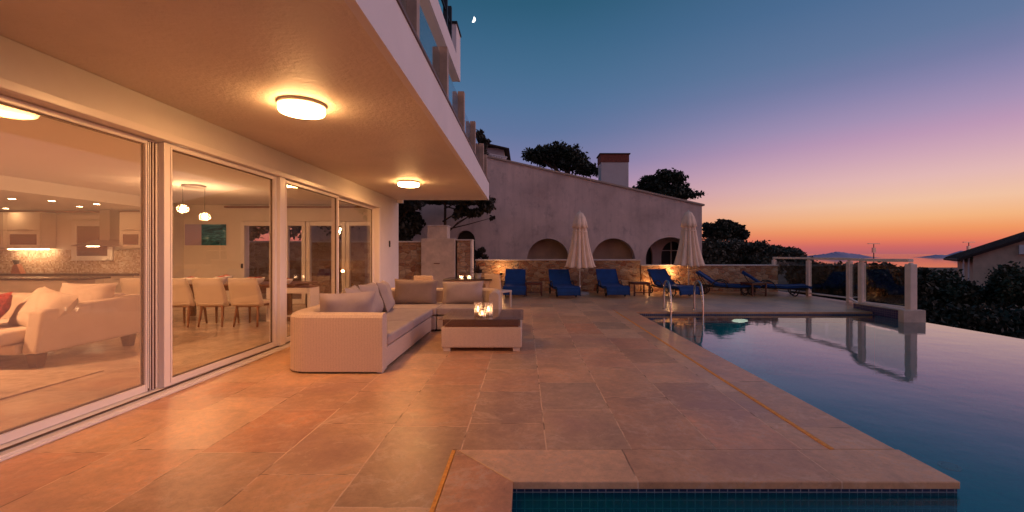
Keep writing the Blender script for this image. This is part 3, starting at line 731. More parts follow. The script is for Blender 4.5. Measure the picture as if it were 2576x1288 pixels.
# glass votives with candles
def votive(x, y, z, r, h, label):
    o = thing('candle_holder', (x, y, z), label, 'candle holder', 'lit glass candle holders on the coffee table')
    prof = [(r*.9, .0), (r, h*.1), (r, h), (r-.005, h), (r-.006, .012), (0.0, .012)]
    # faceted glass
    build('glass', MB().lathe(prof, n=9, cap=False), 'votive_glass', o)
    build('candle', MB().lathe([(r*.55, .013), (r*.55, h*.32), (.001, h*.32)], n=12, cap=False), 'ceramic', o)
    build('flame', MB().lathe([(.003, h*.33), (.013, h*.42), (.009, h*.6), (.0005, h*.75)], n=8), 'candle_flame', o, smooth=True)
    return o
m, tt = mat('votive_glass')
lw = tt.new('ShaderNodeLayerWeight', {'Blend': .5}); c = tt.new('ShaderNodeTexCoord').outputs['Object']
n_ = tt.new('ShaderNodeTexVoronoi', {'Vector': c, 'Scale': 38.0})
f_ = tt.math('MULTIPLY_ADD', tt.math('ADD', lw.outputs['Facing'], n_.outputs[0]), .45, .22, clamp=True)
a_ = tt.new('ShaderNodeBsdfTransparent', {'Color': (1, .95, .9, 1)}); b_ = tt.new('ShaderNodeBsdfTranslucent', {'Color': (1, .85, .72, 1)}); g_ = tt.new('ShaderNodeBsdfGlossy', {'Roughness': .1})
x_ = tt.new('ShaderNodeMixShader', {0: .35, 1: b_.outputs[0], 2: g_.outputs[0]})
finish(tt, tt.new('ShaderNodeMixShader', {0: f_, 1: a_.outputs[0], 2: x_.outputs[0]}).outputs[0])
votive(-.70, 6.45, .469, .062, .20, 'tall lit glass candle holder at the left of the coffee table group')
votive(-.54, 6.42, .469, .066, .20, 'tall lit glass candle holder at the right of the coffee table group')
votive(-.62, 6.27, .469, .055, .12, 'low lit glass candle holder in front of the two tall ones')

# ------------------------------------------------------------------ patio dining set behind the sofa
def patio_chair(x, y, rz, label):
    o = thing('patio_chair', (x, y, 0), label, 'chair', 'pale wicker chairs around the outdoor dining table', rz)
    build('seat', MB().box(-.24, .24, -.24, .24, .40, .45), 'wicker', o, bevel=.015)
    build('backrest', MB().hexa([(-.25, .22, .40), (.25, .22, .40), (.25, .27, .40), (-.25, .27, .40)], [(-.24, .30, .88), (.24, .30, .88), (.24, .34, .88), (-.24, .34, .88)]), 'wicker', o, bevel=.02)
    for a in (-1, 1):
        for b in (-1, 1): build('leg', MB().box(a*.21 - .018, a*.21 + .018, b*.21 - .018, b*.21 + .018, 0, .40), 'wicker_frame', o)
    return o
patio_chair(-.66, 11.15, R(148), 'pale wicker patio chair beside the first blue lounger')
patio_chair(-2.35, 10.5, R(170), 'pale wicker patio chair behind the corner cushion of the sofa')
o = thing('patio_table', (-1.45, 11.4, 0), 'dark topped outdoor dining table behind the sofa with candles on it', 'table')
build('tabletop', MB().box(-.62, .62, -.55, .55, .72, .75), 'counter_stone', o, bevel=.006)
build('apron', MB().box(-.55, .55, -.48, .48, .64, .718), 'wicker', o)
for a in (-1, 1):
    for b in (-1, 1): build('leg', MB().box(a*.50 - .035, a*.50 + .035, b*.43 - .035, b*.43 + .035, 0, .64), 'wicker', o)
for i, (x, lab) in enumerate(((-1.62, 'left frosted candle cup glowing on the outdoor dining table'), (-1.42, 'right frosted candle cup glowing on the outdoor dining table'))):
    o = thing('candle_cup', (x, 10.98, .75), lab, 'candle holder', 'candle cups on the outdoor dining table')
    build('cup', MB().lathe([(.04, 0), (.05, .02), (.055, .10), (.05, .10), (.045, .015)], n=16, cap=False), 'votive_glass', o, smooth=True)
    build('flame', MB().lathe([(.012, .03), (.022, .05), (.012, .075), (.001, .09)], n=10), 'candle_flame', o, smooth=True)
o = thing('potted_plant', (-1.25, 11.45, .75), 'spiky dark red leaved plant in a pot on the outdoor dining table', 'plant')
build('pot', MB().lathe([(.07, 0), (.10, .12), (.105, .13), (.09, .13), (.085, .10)], n=18, cap=False), 'concrete', o, smooth=True)
g = MB()
for i in range(46):
    a = random.uniform(0, 2*PI); e = random.uniform(.15, 1.35); l = random.uniform(.22, .38)
    p0 = Vector((0, 0, .11)); pm = p0 + Vector((math.cos(a)*math.cos(e), math.sin(a)*math.cos(e), math.sin(e))) * l * .6; p1 = pm + Vector((math.cos(a)*math.cos(e), math.sin(a)*math.cos(e), math.sin(e) - .5)) * l * .4
    sd = Vector((-math.sin(a), math.cos(a), 0)) * .018
    g.add([p0 - sd*.5, p0 + sd*.5, pm + sd, p1, pm - sd], [(0, 1, 2, 4), (4, 2, 3)])
build('leaves', g, 'plant_leaf', o)

# ------------------------------------------------------------------ sun loungers
def make_lounger(label, droop):
    o = thing('sun_lounger', (0, 0, 0), label, 'sun lounger', 'blue sun loungers in front of the stone wall')
    if droop: P = [(-1.08, .10), (-1.07, .22), (-1.0, .33), (-.85, .365), (-.4, .33), (.05, .34), (.25, .37), (.38, .47), (.56, .66), (.76, .86)]
    else: P = [(-1.08, .33), (-1.0, .365), (-.85, .37), (-.4, .33), (.05, .34), (.25, .37), (.40, .46), (.62, .62), (.86, .78)]
    W = .35; tk = .065; top = []; bot = []
    for i, (y, z) in enumerate(P):
        a = P[max(i-1, 0)]; b = P[min(i+1, len(P)-1)]; dy, dz = b[0]-a[0], b[1]-a[1]; l = math.hypot(dy, dz); ny, nz = -dz/l, dy/l
        if nz < 0 and not (droop and i < 2): ny, nz = -ny, -nz
        top.append((y, z)); bot.append((y - ny*tk, z - nz*tk))
    g = MB(); ring = top + bot[::-1]
    g.add([(-W, y, z) for y, z in ring] + [(W, y, z) for y, z in ring], [(i, (i+1) % len(ring), len(ring) + (i+1) % len(ring), len(ring) + i) for i in range(len(ring))]
          + [(i, i+1, len(ring)-2-i, len(ring)-1-i) for i in range(len(top)-1)][::1] + [tuple(len(ring) + q for q in (len(ring)-1-i, len(ring)-2-i, i+1, i)) for i in range(len(top)-1)])
    build('cushion', g, 'blue_cloth', o, bevel=.018, segs=3)
    fz = MB()
    for s_ in (-1, 1): fz.tube([(s_*.31, -1.0, .27), (s_*.31, -.4, .245), (s_*.31, .3, .26), (s_*.31, .95, .30)], .022, 8)
    for y in (-.95, -.5, 0, .5, .9): fz.bar((-.31, y, .26), (.31, y, .26), .04, .02)
    fz.bar((-.26, .86, .70), (-.26, .62, .28), .025, .025); fz.bar((.26, .86, .70), (.26, .62, .28), .025, .025)
    build('frame', fz, 'dark_resin', o, smooth=False)
    for s_ in (-1, 1):
        pts = [(s_*.36, .45*math.cos(a)*.55 + .15, .26 + .22*math.sin(a)) for a in np.linspace(0, PI, 12)]
        build('armrest', MB().tube(pts, .018, 8), 'dark_resin', o, smooth=True)
        rim = [(s_*.33, .62 + .11*math.cos(a), .125 + .11*math.sin(a)) for a in np.linspace(0, 2*PI, 17)]
        build('wheel', MB().tube(rim, .02, 6).bar((s_*.33, .51, .125), (s_*.33, .73, .125), .02, .02).bar((s_*.33, .62, .02), (s_*.33, .62, .24), .02, .02, (0, 1, 0)), 'dark_resin', o)
        lp = [(s_*.31, -.62 + .13*math.cos(a), .26 - .24*math.sin(a)) for a in np.linspace(0, PI, 10)]
        build('leg', MB().tube(lp, .02, 6), 'dark_resin', o, smooth=True)
    return o
LS = [(-.32, 14.55, 0, 'blue sun lounger partly hidden behind the patio chair, first from the villa'),
      (1.27, 14.35, 6, 'blue sun lounger just left of the nearer closed umbrella, facing the camera'),
      (2.92, 14.55, 2, 'blue sun lounger right of the nearer closed umbrella, facing the camera'),
      (4.93, 14.6, 17, 'blue sun lounger behind the pool ladder, turned toward the pool')]
p1_ = make_lounger(LS[0][3], True)
for i, (x, y, a, lab) in enumerate(LS):
    o = p1_ if i == 0 else dup(p1_, label=lab)
    o.location = (x, y, 0); o.rotation_euler = (0, 0, R(a))
LS2 = [(6.92, 14.85, 62, 'blue sun lounger seen side on, second from the glass fence'),
       (8.35, 14.5, 64, 'blue sun lounger seen side on, nearest the glass fence')]
p2_ = make_lounger(LS2[0][3], False)
for i, (x, y, a, lab) in enumerate(LS2):
    o = p2_ if i == 0 else dup(p2_, label=lab)
    o.location = (x, y, 0); o.rotation_euler = (0, 0, R(a))

# small wooden side tables
def side_table():
    o = thing('side_table', (0, 0, 0), '', 'side table', 'small dark red wooden side tables between the loungers')
    tp = MB()
    for i in range(5): tp.box(-.29, .29, -.29 + i*.118, -.29 + i*.118 + .108, .42, .445)
    build('tabletop', tp, 'dark_wood', o)
    build('apron', MB().box(-.27, .27, -.26, .26, .375, .418), 'dark_wood', o)
    build('stretcher', MB().box(-.235, .235, -.262, -.24, .10, .13), 'dark_wood', o)
    for a in (-1, 1):
        for b in (-1, 1): build('leg', MB().box(a*.255 - .022, a*.255 + .022, b*.255 - .022, b*.255 + .022, 0, .418), 'dark_wood', o)
    return o
st = side_table(); TS = [(.30, 14.35, 0, 'small wooden side table between the first two loungers'), (3.84, 14.4, 5, 'small wooden side table between the third and fourth loungers'), (7.62, 14.3, 12, 'small wooden side table between the two side on loungers')]
for i, (x, y, a, lab) in enumerate(TS):
    o = st if i == 0 else dup(st)
    o['label'] = lab; o.location = (x, y, 0); o.rotation_euler = (0, 0, R(a))

# ------------------------------------------------------------------ closed umbrellas
def umbrella(x, y, label, seed, top=2.81, s=1.0):
    o = thing('closed_umbrella', (x, y, 0), label, 'umbrella', 'closed cream parasols by the loungers')
    build('base', MB().lathe([(.33, 0), (.33, .05), (.30, .075), (.05, .085)], n=32), 'concrete', o, smooth=False)
    build('sleeve', MB().lathe([(.035, .08), (.035, .30), (.03, .31)], n=14), 'steel', o, smooth=True)
    build('pole', MB().tube([(0, 0, .08), (0, 0, top - .1)], .024, 12), 'umbrella_pole', o, smooth=True)
    rr = random.Random(seed); ph = rr.uniform(0, 6); n = 96
    def skirt(prof, folds, amp, name, irregular=.15):
        rows = []
        for (r, z, k) in prof:
            row = []
            for i in range(n):
                a = 2*PI*i/n
                fo = abs(math.cos(folds/2 * a + ph + .35*math.sin(2*a + ph))) ** .8
                rad = r * (1 - amp * k * (1 - fo)) * (1 + irregular * .3 * math.sin(3*a + ph*2))
                row.append((rad*math.cos(a), rad*math.sin(a), z - .05 * k * fo * amp + .02*k*math.sin(2*a+ph)))
            row.append(row[0]); rows.append(row)
        build(name, MB().grid(rows), 'umbrella_cloth', o, smooth=True, solid=.004)
    skirt([(.03, top - .02, 0), (.09, top - .06, .3), (.16, top - .18, .5), (.19, top - .35, .6), (.24, top - .60, .7), (.31, top - 1.05, .8), (.40, top - 1.45, .9), (.50, top - 1.80, 1.0), (.54, top - 1.86, 1.0)], 12, .45, 'canopy')
    skirt([(.02, top + .02, 0), (.11, top - .03, .2), (.19, top - .18, .4), (.24, top - .36, .6), (.275, top - .52, .8)], 8, .25, 'vent_cap')
    build('finial', MB().lathe([(.02, top + .02), (.028, top + .04), (.012, top + .07)], n=12), 'umbrella_pole', o, smooth=True)
    build('strap', MB().lathe([(.262, top - .68), (.262, top - .65)], n=24, cap=False), 'umbrella_cloth', o, solid=.004)
    return o
umbrella(1.89, 14.75, 'closed cream umbrella on a round base between the second and third loungers', 3)
umbrella(5.72, 15.0, 'closed cream umbrella lit from below beside the wall spotlight', 8, top=2.86)

# ------------------------------------------------------------------ stone garden walls, fireplace
def stone_wall(x0, x1, y, z, label, capz=.05):
    o = thing('stone_wall', ((x0 + x1)/2, y, 0), label, 'garden wall')
    build('masonry', MB().box(x0, x1, y, y + .35, -.1, z - capz), 'rubble_stone', o, world=True)
    build('capstone', MB().box(x0 - .02, x1 + .02, y - .04, y + .39, z - capz + .002, z), 'capstone', o, world=True, bevel=.008)
    return o
stone_wall(-1.80, 4.25, 15.8, 1.19, 'taller rubble stone wall with pale capstones behind the first three loungers')
stone_wall(4.31, 9.35, 15.85, .99, 'lower rubble stone wall with a pale cap running to the glass fence')
stone_wall(-13.0, -3.62, 15.0, 1.84, 'orange rubble stone wall at the villa corner under the dark tree')
o = thing('bbq_fireplace', (-3.0, 15, 0), 'stepped cream rendered outdoor fireplace between two stone piers', 'fireplace')
build('body', MB().box(-3.60, -2.42, 14.9, 15.6, 0, 1.93).box(-3.40, -2.70, 14.95, 15.55, 1.931, 2.36), 'rendered_block', o, world=True, bevel=.015)
build('chimney_cap', MB().box(-3.42, -2.68, 14.93, 15.57, 2.361, 2.39), 'capstone', o, world=True)
build('side_pier', MB().box(-2.36, -1.90, 15.0, 15.5, 0, 1.86), 'rubble_stone', o, world=True)
build('pier_cap', MB().box(-2.41, -1.83, 14.96, 15.54, 1.861, 1.90).box(-1.895, -1.84, 14.98, 15.52, 0, 1.86), 'capstone', o, world=True)
build('hood_shelf', MB().box(-3.15, -2.95, 14.86, 14.9, 1.05, 1.075), 'brick_red', o, world=True)

# wall spotlights
def spot(x, y, z, label, power, ymax=None):
    o = thing('garden_spotlight', (x, y, z), label, 'spotlight', 'small garden spotlights washing the stone wall')
    build('body', MB().lathe([(.035, 0), (.05, .05), (.055, .10)], n=16, cap=False), 'dark_resin', o, smooth=True)
    build('lens', MB().lathe([(.048, .09), (.03, .095), (.001, .097)], n=16, cap=False), 'spot_glow', o)
    build('spike', MB().tube([(0, 0, 0), (0, 0, -z)], .012, 8), 'dark_resin', o)
    l = bpy.data.lights.new('spot_light', 'POINT'); l.energy = power; l.color = (1, .48, .18); l.shadow_soft_size = .05
    lo = bpy.data.objects.new('spot_light', l); col.objects.link(lo); lo.parent = o; lo.location = (0, 0, .15)
    return o
spot(5.28, 15.62, .52, 'bright warm garden spotlight on the stone wall behind the lounger by the pool ladder', 22)
spot(-.85, 15.5, .62, 'warm garden spotlight on the stone wall behind the first lounger', 12)
spot(4.55, 15.6, .12, 'low warm garden spotlight at the foot of the wall behind the third side table', 7)

# ------------------------------------------------------------------ glass fence at the terrace edge
FN = thing('glass_fence', (9.3, 13, 0), 'terrace edge fence of beige posts with a handrail and dark looking glass panels', 'fence')
fp = [(9.32, 16.05, 0), (9.36, 14.15, 0), (9.38, 12.4, 0), (8.52, 10.85, .0), (8.50, 9.45, .157)]
for i, (x, y, z) in enumerate(fp):
    w_ = .06 if i < 4 else .075
    build('post', MB().box(x - w_, x + w_, y - w_, y + w_, z, 1.17), 'fence_cream', FN, world=True, bevel=.008)
    build('post_bracket', MB().box(x - .03, x + .03, y - .03, y + .03, 1.171, 1.20), 'fence_cream', FN, world=True)
for (a, b) in zip(fp[:-1], fp[1:]):
    A_, B_ = Vector((a[0], a[1], 0)), Vector((b[0], b[1], 0)); d_ = (B_ - A_).normalized()
    P0 = A_ + d_ * .085; P1 = B_ - d_ * .095; zb = .12 if b[1] > 10 else .20
    build('handrail', MB().bar(A_ + Vector((0, 0, 1.24)), B_ + Vector((0, 0, 1.25)), .12, .07), 'fence_cream', FN, world=True, bevel=.008)
    build('bottom_rail', MB().bar(P0 + Vector((0, 0, zb - .02)), P1 + Vector((0, 0, zb)), .05, .04), 'white_paint', FN, world=True)
    build('glass_panel', MB().bar(P0 + Vector((0, 0, (1.12 + zb)/2 + .02)), P1 + Vector((0, 0, (1.12 + zb)/2 + .02)), .012, 1.12 - zb - .06), 'rail_glass', FN, world=True)

# ------------------------------------------------------------------ neighbour's arched house
N = thing('neighbour_house', (2, 18, -3), 'weathered lilac grey house with a sloping roofline and a row of round arches', 'house')
Y0 = 18.0; TH = .42
arches = [(-2.48, .40, 2.37, 1.95), (.98, .88, 2.03, 1.15), (3.73, .90, 2.04, 1.15), (6.10, 1.02, 2.09, 1.20)]
def roofz(x): return 5.45 - .2245 * (x + 1.63) if x > -2.2 else 5.578 - .25 * (-2.2 - x)
def atop(x):
    for (cx, hw, zt_, zs_) in arches:
        if abs(x - cx) < hw: return zs_ + (zt_ - zs_) * math.sqrt(max(0, 1 - ((x - cx)/hw)**2))
    return None
xs_ = set([-9.0, 7.43, -2.2])
for (cx, hw, a, b) in arches:
    for i in range(33): xs_.add(round(cx - hw * math.cos(PI*i/32), 5))
xs_ = sorted(xs_); g = MB()
for a, b in zip(xs_[:-1], xs_[1:]):
    mid = atop((a+b)/2)
    if mid is None: za = zb_ = -3
    else:
        sprg = [q for q in arches if abs((a+b)/2 - q[0]) < q[1]][0][3]
        za = atop(a) or sprg; zb_ = atop(b) or sprg
    for yy, fl in ((Y0, 0), (Y0 + TH, 1)):
        q = [(a, yy, za), (b, yy, zb_), (b, yy, roofz(b)), (a, yy, roofz(a))]
        g.add(q, [(0, 1, 2, 3) if not fl else (3, 2, 1, 0)])
    if mid is not None: g.add([(a, Y0, za), (b, Y0, zb_), (b, Y0 + TH, zb_), (a, Y0 + TH, za)], [(3, 2, 1, 0)])
for (cx, hw, zt_, zs_) in arches:
    for s_ in (-1, 1):
        x = cx + s_*hw; g.add([(x, Y0, -3), (x, Y0 + TH, -3), (x, Y0 + TH, zs_), (x, Y0, zs_)], [(0, 1, 2, 3) if s_ < 0 else (3, 2, 1, 0)])
g.add([(7.43, Y0, -3), (7.43, 30, -3), (7.43, 30, roofz(7.43)), (7.43, Y0, roofz(7.43))], [(0, 1, 2, 3)])
g.add([(-9, Y0, -3), (-9, 30, -3), (-9, 30, roofz(-9)), (-9, Y0, roofz(-9))], [(3, 2, 1, 0)])
build('wall', g, 'weathered_wall', N, world=True)
g = MB(); 
for a, b in ((-9.05, -2.2), (-2.2, 7.52)):
    za, zb_ = roofz(a) + .003, roofz(b) + .003
    g.hexa([(a, Y0 - .07, za), (b, Y0 - .07, zb_), (b, 30.1, zb_), (a, 30.1, za)], [(a, Y0 - .07, za + .07), (b, Y0 - .07, zb_ + .07), (b, 30.1, zb_ + .07), (a, 30.1, za + .07)])
build('roof', g, 'neighbour_beige', N, world=True)
build('arcade_back_wall', MB().box(-.6, 4.95, 19.05, 19.2, -3, 3.2).box(-3.2, -1.7, 18.45, 18.5, -3, 3), 'arcade_cream', N, world=True)
build('dark_opening', MB().box(-3.1, -1.85, 18.43, 18.447, -3, 2.6), 'black_paint', N, world=True)
build('arcade_pier', MB().box(2.15, 2.55, 18.43, 19.04, -3, 3.0).box(4.75, 4.95, 18.43, 19.04, -3, 3.0), 'weathered_wall', N, world=True)
# inner arched door of the right-hand arch
g = MB(); cx, hw = 6.1, 1.5
ia = [(5.42, .36, 1.90, 1.3), (6.72, .55, 1.95, 1.3)]
def ia_top(x):
    for (c0, h0, t0, s0) in ia:
        if abs(x - c0) < h0: return s0 + (t0 - s0) * math.sqrt(max(0, 1 - ((x - c0)/h0)**2))
xx = set([4.96, 7.42])
for (c0, h0, t0, s0) in ia:
    for i in range(17): xx.add(round(c0 - h0 * math.cos(PI*i/16), 5))
xx = sorted(xx)
for a, b in zip(xx[:-1], xx[1:]):
    mid = ia_top((a+b)/2)
    za = zb_ = -3
    if mid is not None: za = ia_top(a) or 1.3; zb_ = ia_top(b) or 1.3
    g.hexa([(a, 19.4, za), (b, 19.4, zb_), (b, 19.6, zb_), (a, 19.6, za)], [(a, 19.4, 3), (b, 19.4, 3), (b, 19.6, 3), (a, 19.6, 3)])
build('inner_arch', g, 'weathered_wall', N, world=True)
o = build('arched_door', MB().box(4.97, 7.41, 19.75, 19.8, -3, 2.6), 'black_paint', N, world=True)
build('glazing_bar', MB().box(6.15, 6.19, 19.70, 19.74, -3, 2.5).box(6.10, 7.3, 19.70, 19.74, 1.52, 1.56).box(6.70, 6.74, 19.70, 19.74, -3, 2.5), 'white_paint', o).location = (-2, -18, 3)
# chimney
ch = build('chimney', MB().box(3.56, 4.84, 20.0, 20.8, 3.5, 5.66), 'house_render', N, world=True, bevel=.01)
build('brick_top', MB().box(3.53, 4.86, 19.97, 20.83, 5.663, 6.02), 'brick_red', ch).location = (-2, -18, 3)
build('chimney_lid', MB().box(3.48, 4.91, 19.92, 20.88, 6.022, 6.07), 'roof_dark', ch).location = (-2, -18, 3)

# small house on the slope above
o = thing('hill_house', (-3, 40, -3), 'small white house with a thin roof and a lit balcony balustrade above the neighbour\'s roof', 'house')
s4 = 40 / F
def uv(u, v, Y): return ((u - 1320) * Y / F, Y, H - (v - 638) * Y / F)
build('wall', MB().box(uv(1150, 0, 40)[0], uv(1268, 0, 40)[0], 40, 46, -3, uv(0, 372, 40)[2]), 'house_render', o, world=True)
a, b = uv(1140, 345, 39.5), uv(1281, 377, 39.5)
build('roof', MB().hexa([(a[0], 39.3, a[2]), (b[0], 39.3, b[2]), (b[0], 46.5, b[2]), (a[0], 46.5, a[2])], [(a[0], 39.3, a[2] + .12), (b[0], 39.3, b[2] + .12), (b[0], 46.5, b[2] + .12), (a[0], 46.5, a[2] + .12)]), 'roof_dark', o, world=True)
g = MB(); 
for i in range(6):
    p = uv(1239 + i*6.6, 394 + i*1.2, 38.6); g.box(p[0] - .07, p[0] + .07, 38.5, 38.65, p[2] - .25, p[2] + .2)
a, b = uv(1232, 388, 38.6), uv(1276, 396, 38.6)
g.bar((a[0], 38.58, a[2]), (b[0], 38.58, b[2]), .2, .1); g.bar((a[0], 38.58, a[2] - .5), (b[0], 38.58, b[2] - .5), .2, .1)
build('balustrade', g, 'white_paint', o, world=True)

# house at the right, its gable turned toward the terrace
Ah = Vector(uv(2450, 0, 27)); Ah.z = 0
hd = Vector((math.cos(R(40)), -math.sin(R(40)), 0)); hn = Vector((math.sin(R(40)), math.cos(R(40)), 0))
o = thing('garden_house', (Ah.x + 3, Ah.y, -3), 'beige house with a dark sloping tiled roof at the right edge', 'house')
def on_gable(u, v):      # point of the gable plane seen at a pixel
    k_ = (u - 1320) / F; a_ = Vector((k_, 1, 0)); t_ = (k_ * Ah.y - Ah.x) / (hd.x - k_ * hd.y)
    p = Ah + hd * t_; return t_, H - (v - 638) * p.y / F
tA, zA = on_gable(2408, 654); tB, zB = on_gable(2576, 601)
sl = (zB - zA) / (tB - tA); rzf = lambda t_: zA + sl * (t_ - tA)
def gp_(t_, dep, z): p = Ah + hd * t_ + hn * dep; return (p.x, p.y, z)
T1 = 8.0
g = MB(); g.hexa([gp_(0, .35, -3.3), gp_(T1, .35, -3.3), gp_(T1, 8, -3.3), gp_(0, 8, -3.3)], [gp_(0, .35, rzf(0) - .12), gp_(T1, .35, rzf(T1) - .12), gp_(T1, 8, rzf(T1) - .12), gp_(0, 8, rzf(0) - .12)])
build('wall', g, 'arcade_cream', o, world=True)
g = MB(); g.hexa([gp_(tA, 0, zA - .10), gp_(T1, 0, rzf(T1) - .10), gp_(T1, 8.5, rzf(T1) - .10), gp_(tA, 8.5, zA - .10)], [gp_(tA, 0, zA + .05), gp_(T1, 0, rzf(T1) + .05), gp_(T1, 8.5, rzf(T1) + .05), gp_(tA, 8.5, zA + .05)])
for i in range(30):
    a_ = gp_(tA + .1, .1 + i*.28, zA + .09); b_ = gp_(T1, .1 + i*.28, rzf(T1) + .06); g.tube([a_, b_], .06, 6)
build('roof', g, 'roof_dark', o, world=True)
g = MB()
for tt_ in (-.42, -.18): p = gp_(tt_, .5, 0); g.box(p[0] - .03, p[0] + .03, p[1] - .03, p[1] + .03, -3, rzf(tt_) - .1)
build('porch_post', g, 'white_paint', o, world=True)
tC, zC = on_gable(2590, 628)
g = MB(); g.hexa([gp_(tC - .4, .05, zC - .28), gp_(tC + .4, .05, zC - .28), gp_(tC + .4, .34, zC - .28), gp_(tC - .4, .34, zC - .28)], [gp_(tC - .4, .05, zC + .28), gp_(tC + .4, .05, zC + .28), gp_(tC + .4, .34, zC + .28), gp_(tC - .4, .34, zC + .28)])
ac = build('air_conditioner', g, 'white_paint', o, world=True, bevel=.02)

# ------------------------------------------------------------------ trees and shrubs
def leaf_mesh(blobs, n, size, aspect=1.7, flat=0.0, seed=0, shell=.35, bunch=0, bunch_r=.25):
    """many leaf-sized quads spread through ellipsoids (cx,cy,cz,rx,ry,rz,weight)"""
    r = np.random.default_rng(seed)
    wts = np.array([b[6] if len(b) > 6 else b[3]*b[4]*b[5] for b in blobs]); wts = wts / wts.sum()
    idx = r.choice(len(blobs), n if not bunch else n // bunch, p=wts)
    B_ = np.array([b[:6] for b in blobs])[idx]
    d_ = r.normal(size=(len(idx), 3)); d_ /= np.linalg.norm(d_, axis=1)[:, None]
    rad = (shell + (1 - shell) * r.random(len(idx)) ** .5)
    # lumpy radius
    lump = 1 + .18 * np.sin(d_[:, 0]*5 + B_[:, 0]*3) * np.sin(d_[:, 2]*6 + B_[:, 1]) + .10 * np.sin(d_[:, 1]*11 + B_[:, 2]*2)
    C = B_[:, :3] + d_ * B_[:, 3:6] * (rad * lump)[:, None]
    if bunch:
        C = np.repeat(C, bunch, axis=0) + r.normal(size=(len(C)*bunch, 3)) * bunch_r * np.array([1, 1, .6])
    m_ = len(C)
    a = r.normal(size=(m_, 3)); a /= np.linalg.norm(a, axis=1)[:, None]
    b = r.normal(size=(m_, 3)); b[:, 2] *= 1 - flat; b -= a * (a*b).sum(1)[:, None]; b /= np.linalg.norm(b, axis=1)[:, None]
    s_ = size * (.6 + .8 * r.random(m_))
    P = np.empty((m_, 4, 3)); L2 = (s_ * aspect / 2)[:, None]; W2 = (s_ / 2)[:, None]
    P[:, 0] = C - a*L2; P[:, 1] = C + b*W2; P[:, 2] = C + a*L2; P[:, 3] = C - b*W2
    g = MB(); g.v = P.reshape(-1, 3).tolist(); g.f = [(4*i, 4*i+1, 4*i+2, 4*i+3) for i in range(m_)]
    return g
def tree(name, base, top, r0, blobs, n, size, lm, label, cat='tree', group=None, seed=0, limbs=5, **kw):
    o = thing(name, base, label, cat, group)
    rr = random.Random(seed)
    t_ = Vector(top); b_ = Vector(base); mid = (t_ + b_)/2 + Vector((rr.uniform(-.2, .2), 0, 0))
    g = MB().tube([b_, b_*.66 + mid*.34, mid, t_], [r0, r0*.85, r0*.7, r0*.4], 8)
    for k in range(limbs):
        q = rr.choice(blobs); st_ = b_.lerp(t_, rr.uniform(.55, .95)); e_ = Vector(q[:3])
        g.tube([st_, st_.lerp(e_, .5) + Vector((0, 0, rr.uniform(-.1, .2))), e_], [r0*.35, r0*.22, r0*.08], 6)
    build('trunk', g, 'bark', o, world=True)
    build('crown', leaf_mesh(blobs, n, size, seed=seed, **kw), lm, o, world=True)
    return o
def ublobs(Y, lst, ry=1.0):
    out_ = []
    for (u, v, ru, rv) in lst:
        x, y, z = uv(u, v, Y); out_.append((x, Y + random.uniform(-.6, .6)*ry, z, ru*Y/F, ru*Y/F*.8, rv*Y/F))
    return out_
# stone pine above neighbour's roof
bl = ublobs(34, [(1345, 392, 26, 13), (1375, 386, 30, 15), (1405, 380, 28, 16), (1430, 388, 30, 16), (1455, 398, 26, 16), (1395, 402, 48, 12), (1440, 412, 40, 14), (1480, 424, 24, 12), (1500, 436, 14, 9), (1330, 388, 14, 7), (1350, 400, 20, 8), (1465, 430, 26, 12)])
tree('pine_tree', (uv(1440, 0, 34)[0], 34, -3), uv(1430, 415, 34), .32, bl, 9000, .15, 'leaf_pine', 'broad dark umbrella pine rising left of the brick topped chimney', 'pine tree', seed=4, limbs=9, bunch=12, bunch_r=.16, shell=.3)
bl = ublobs(32, [(1640, 452, 24, 14), (1672, 444, 24, 13), (1695, 450, 18, 12), (1618, 470, 18, 12), (1655, 470, 34, 14), (1695, 474, 26, 14), (1725, 488, 20, 10), (1745, 494, 14, 8), (1680, 490, 50, 12), (1608, 476, 12, 8)])
tree('pine_tree', (uv(1680, 0, 32)[0], 32, -3), uv(1675, 480, 32), .30, bl, 7600, .15, 'leaf_pine', 'dark pine with a trailing right side rising right of the chimney', 'pine tree', seed=6, limbs=8, bunch=12, bunch_r=.15, shell=.3)
bl = ublobs(18.5, [(700, 540, 60, 60), (780, 520, 60, 70), (860, 540, 60, 60), (930, 530, 50, 60), (640, 560, 50, 50), (560, 560, 60, 50), (990, 545, 30, 50)])
tree('courtyard_tree', (uv(800, 0, 18.5)[0], 18.5, -.1), uv(800, 540, 18.5), .2, bl, 9000, .13, 'leaf_ivy', 'dark courtyard tree seen only through the glazed rear doors of the villa', seed=55, limbs=7, shell=.1)
# trees by the balcony end and under the slab
bl = ublobs(23, [(1208, 338, 8, 16), (1214, 362, 12, 18), (1196, 350, 8, 20), (1228, 352, 5, 5), (1222, 425, 26, 18), (1205, 400, 20, 30), (1180, 380, 20, 40)])
tree('tall_tree', (uv(1150, 0, 23)[0], 23, -3), uv(1195, 390, 23), .2, bl, 5200, .11, 'leaf_ivy', 'dark thin leaved tree seen beyond the end of the balcony railing', seed=12, limbs=6, aspect=2.6, shell=.1)
bl = ublobs(16.6, [(1010, 530, 30, 25), (1030, 560, 30, 30), (1015, 590, 28, 30), (1045, 575, 14, 18), (985, 560, 30, 50), (1000, 505, 40, 22), (1050, 520, 22, 14)])
tree('corner_tree', (uv(990, 0, 16.6)[0], 16.6, -.1), uv(1000, 540, 16.6), .14, bl, 5200, .10, 'leaf_ivy', 'dark leafy tree behind the orange stone wall at the villa corner', seed=14, limbs=5, shell=.1)
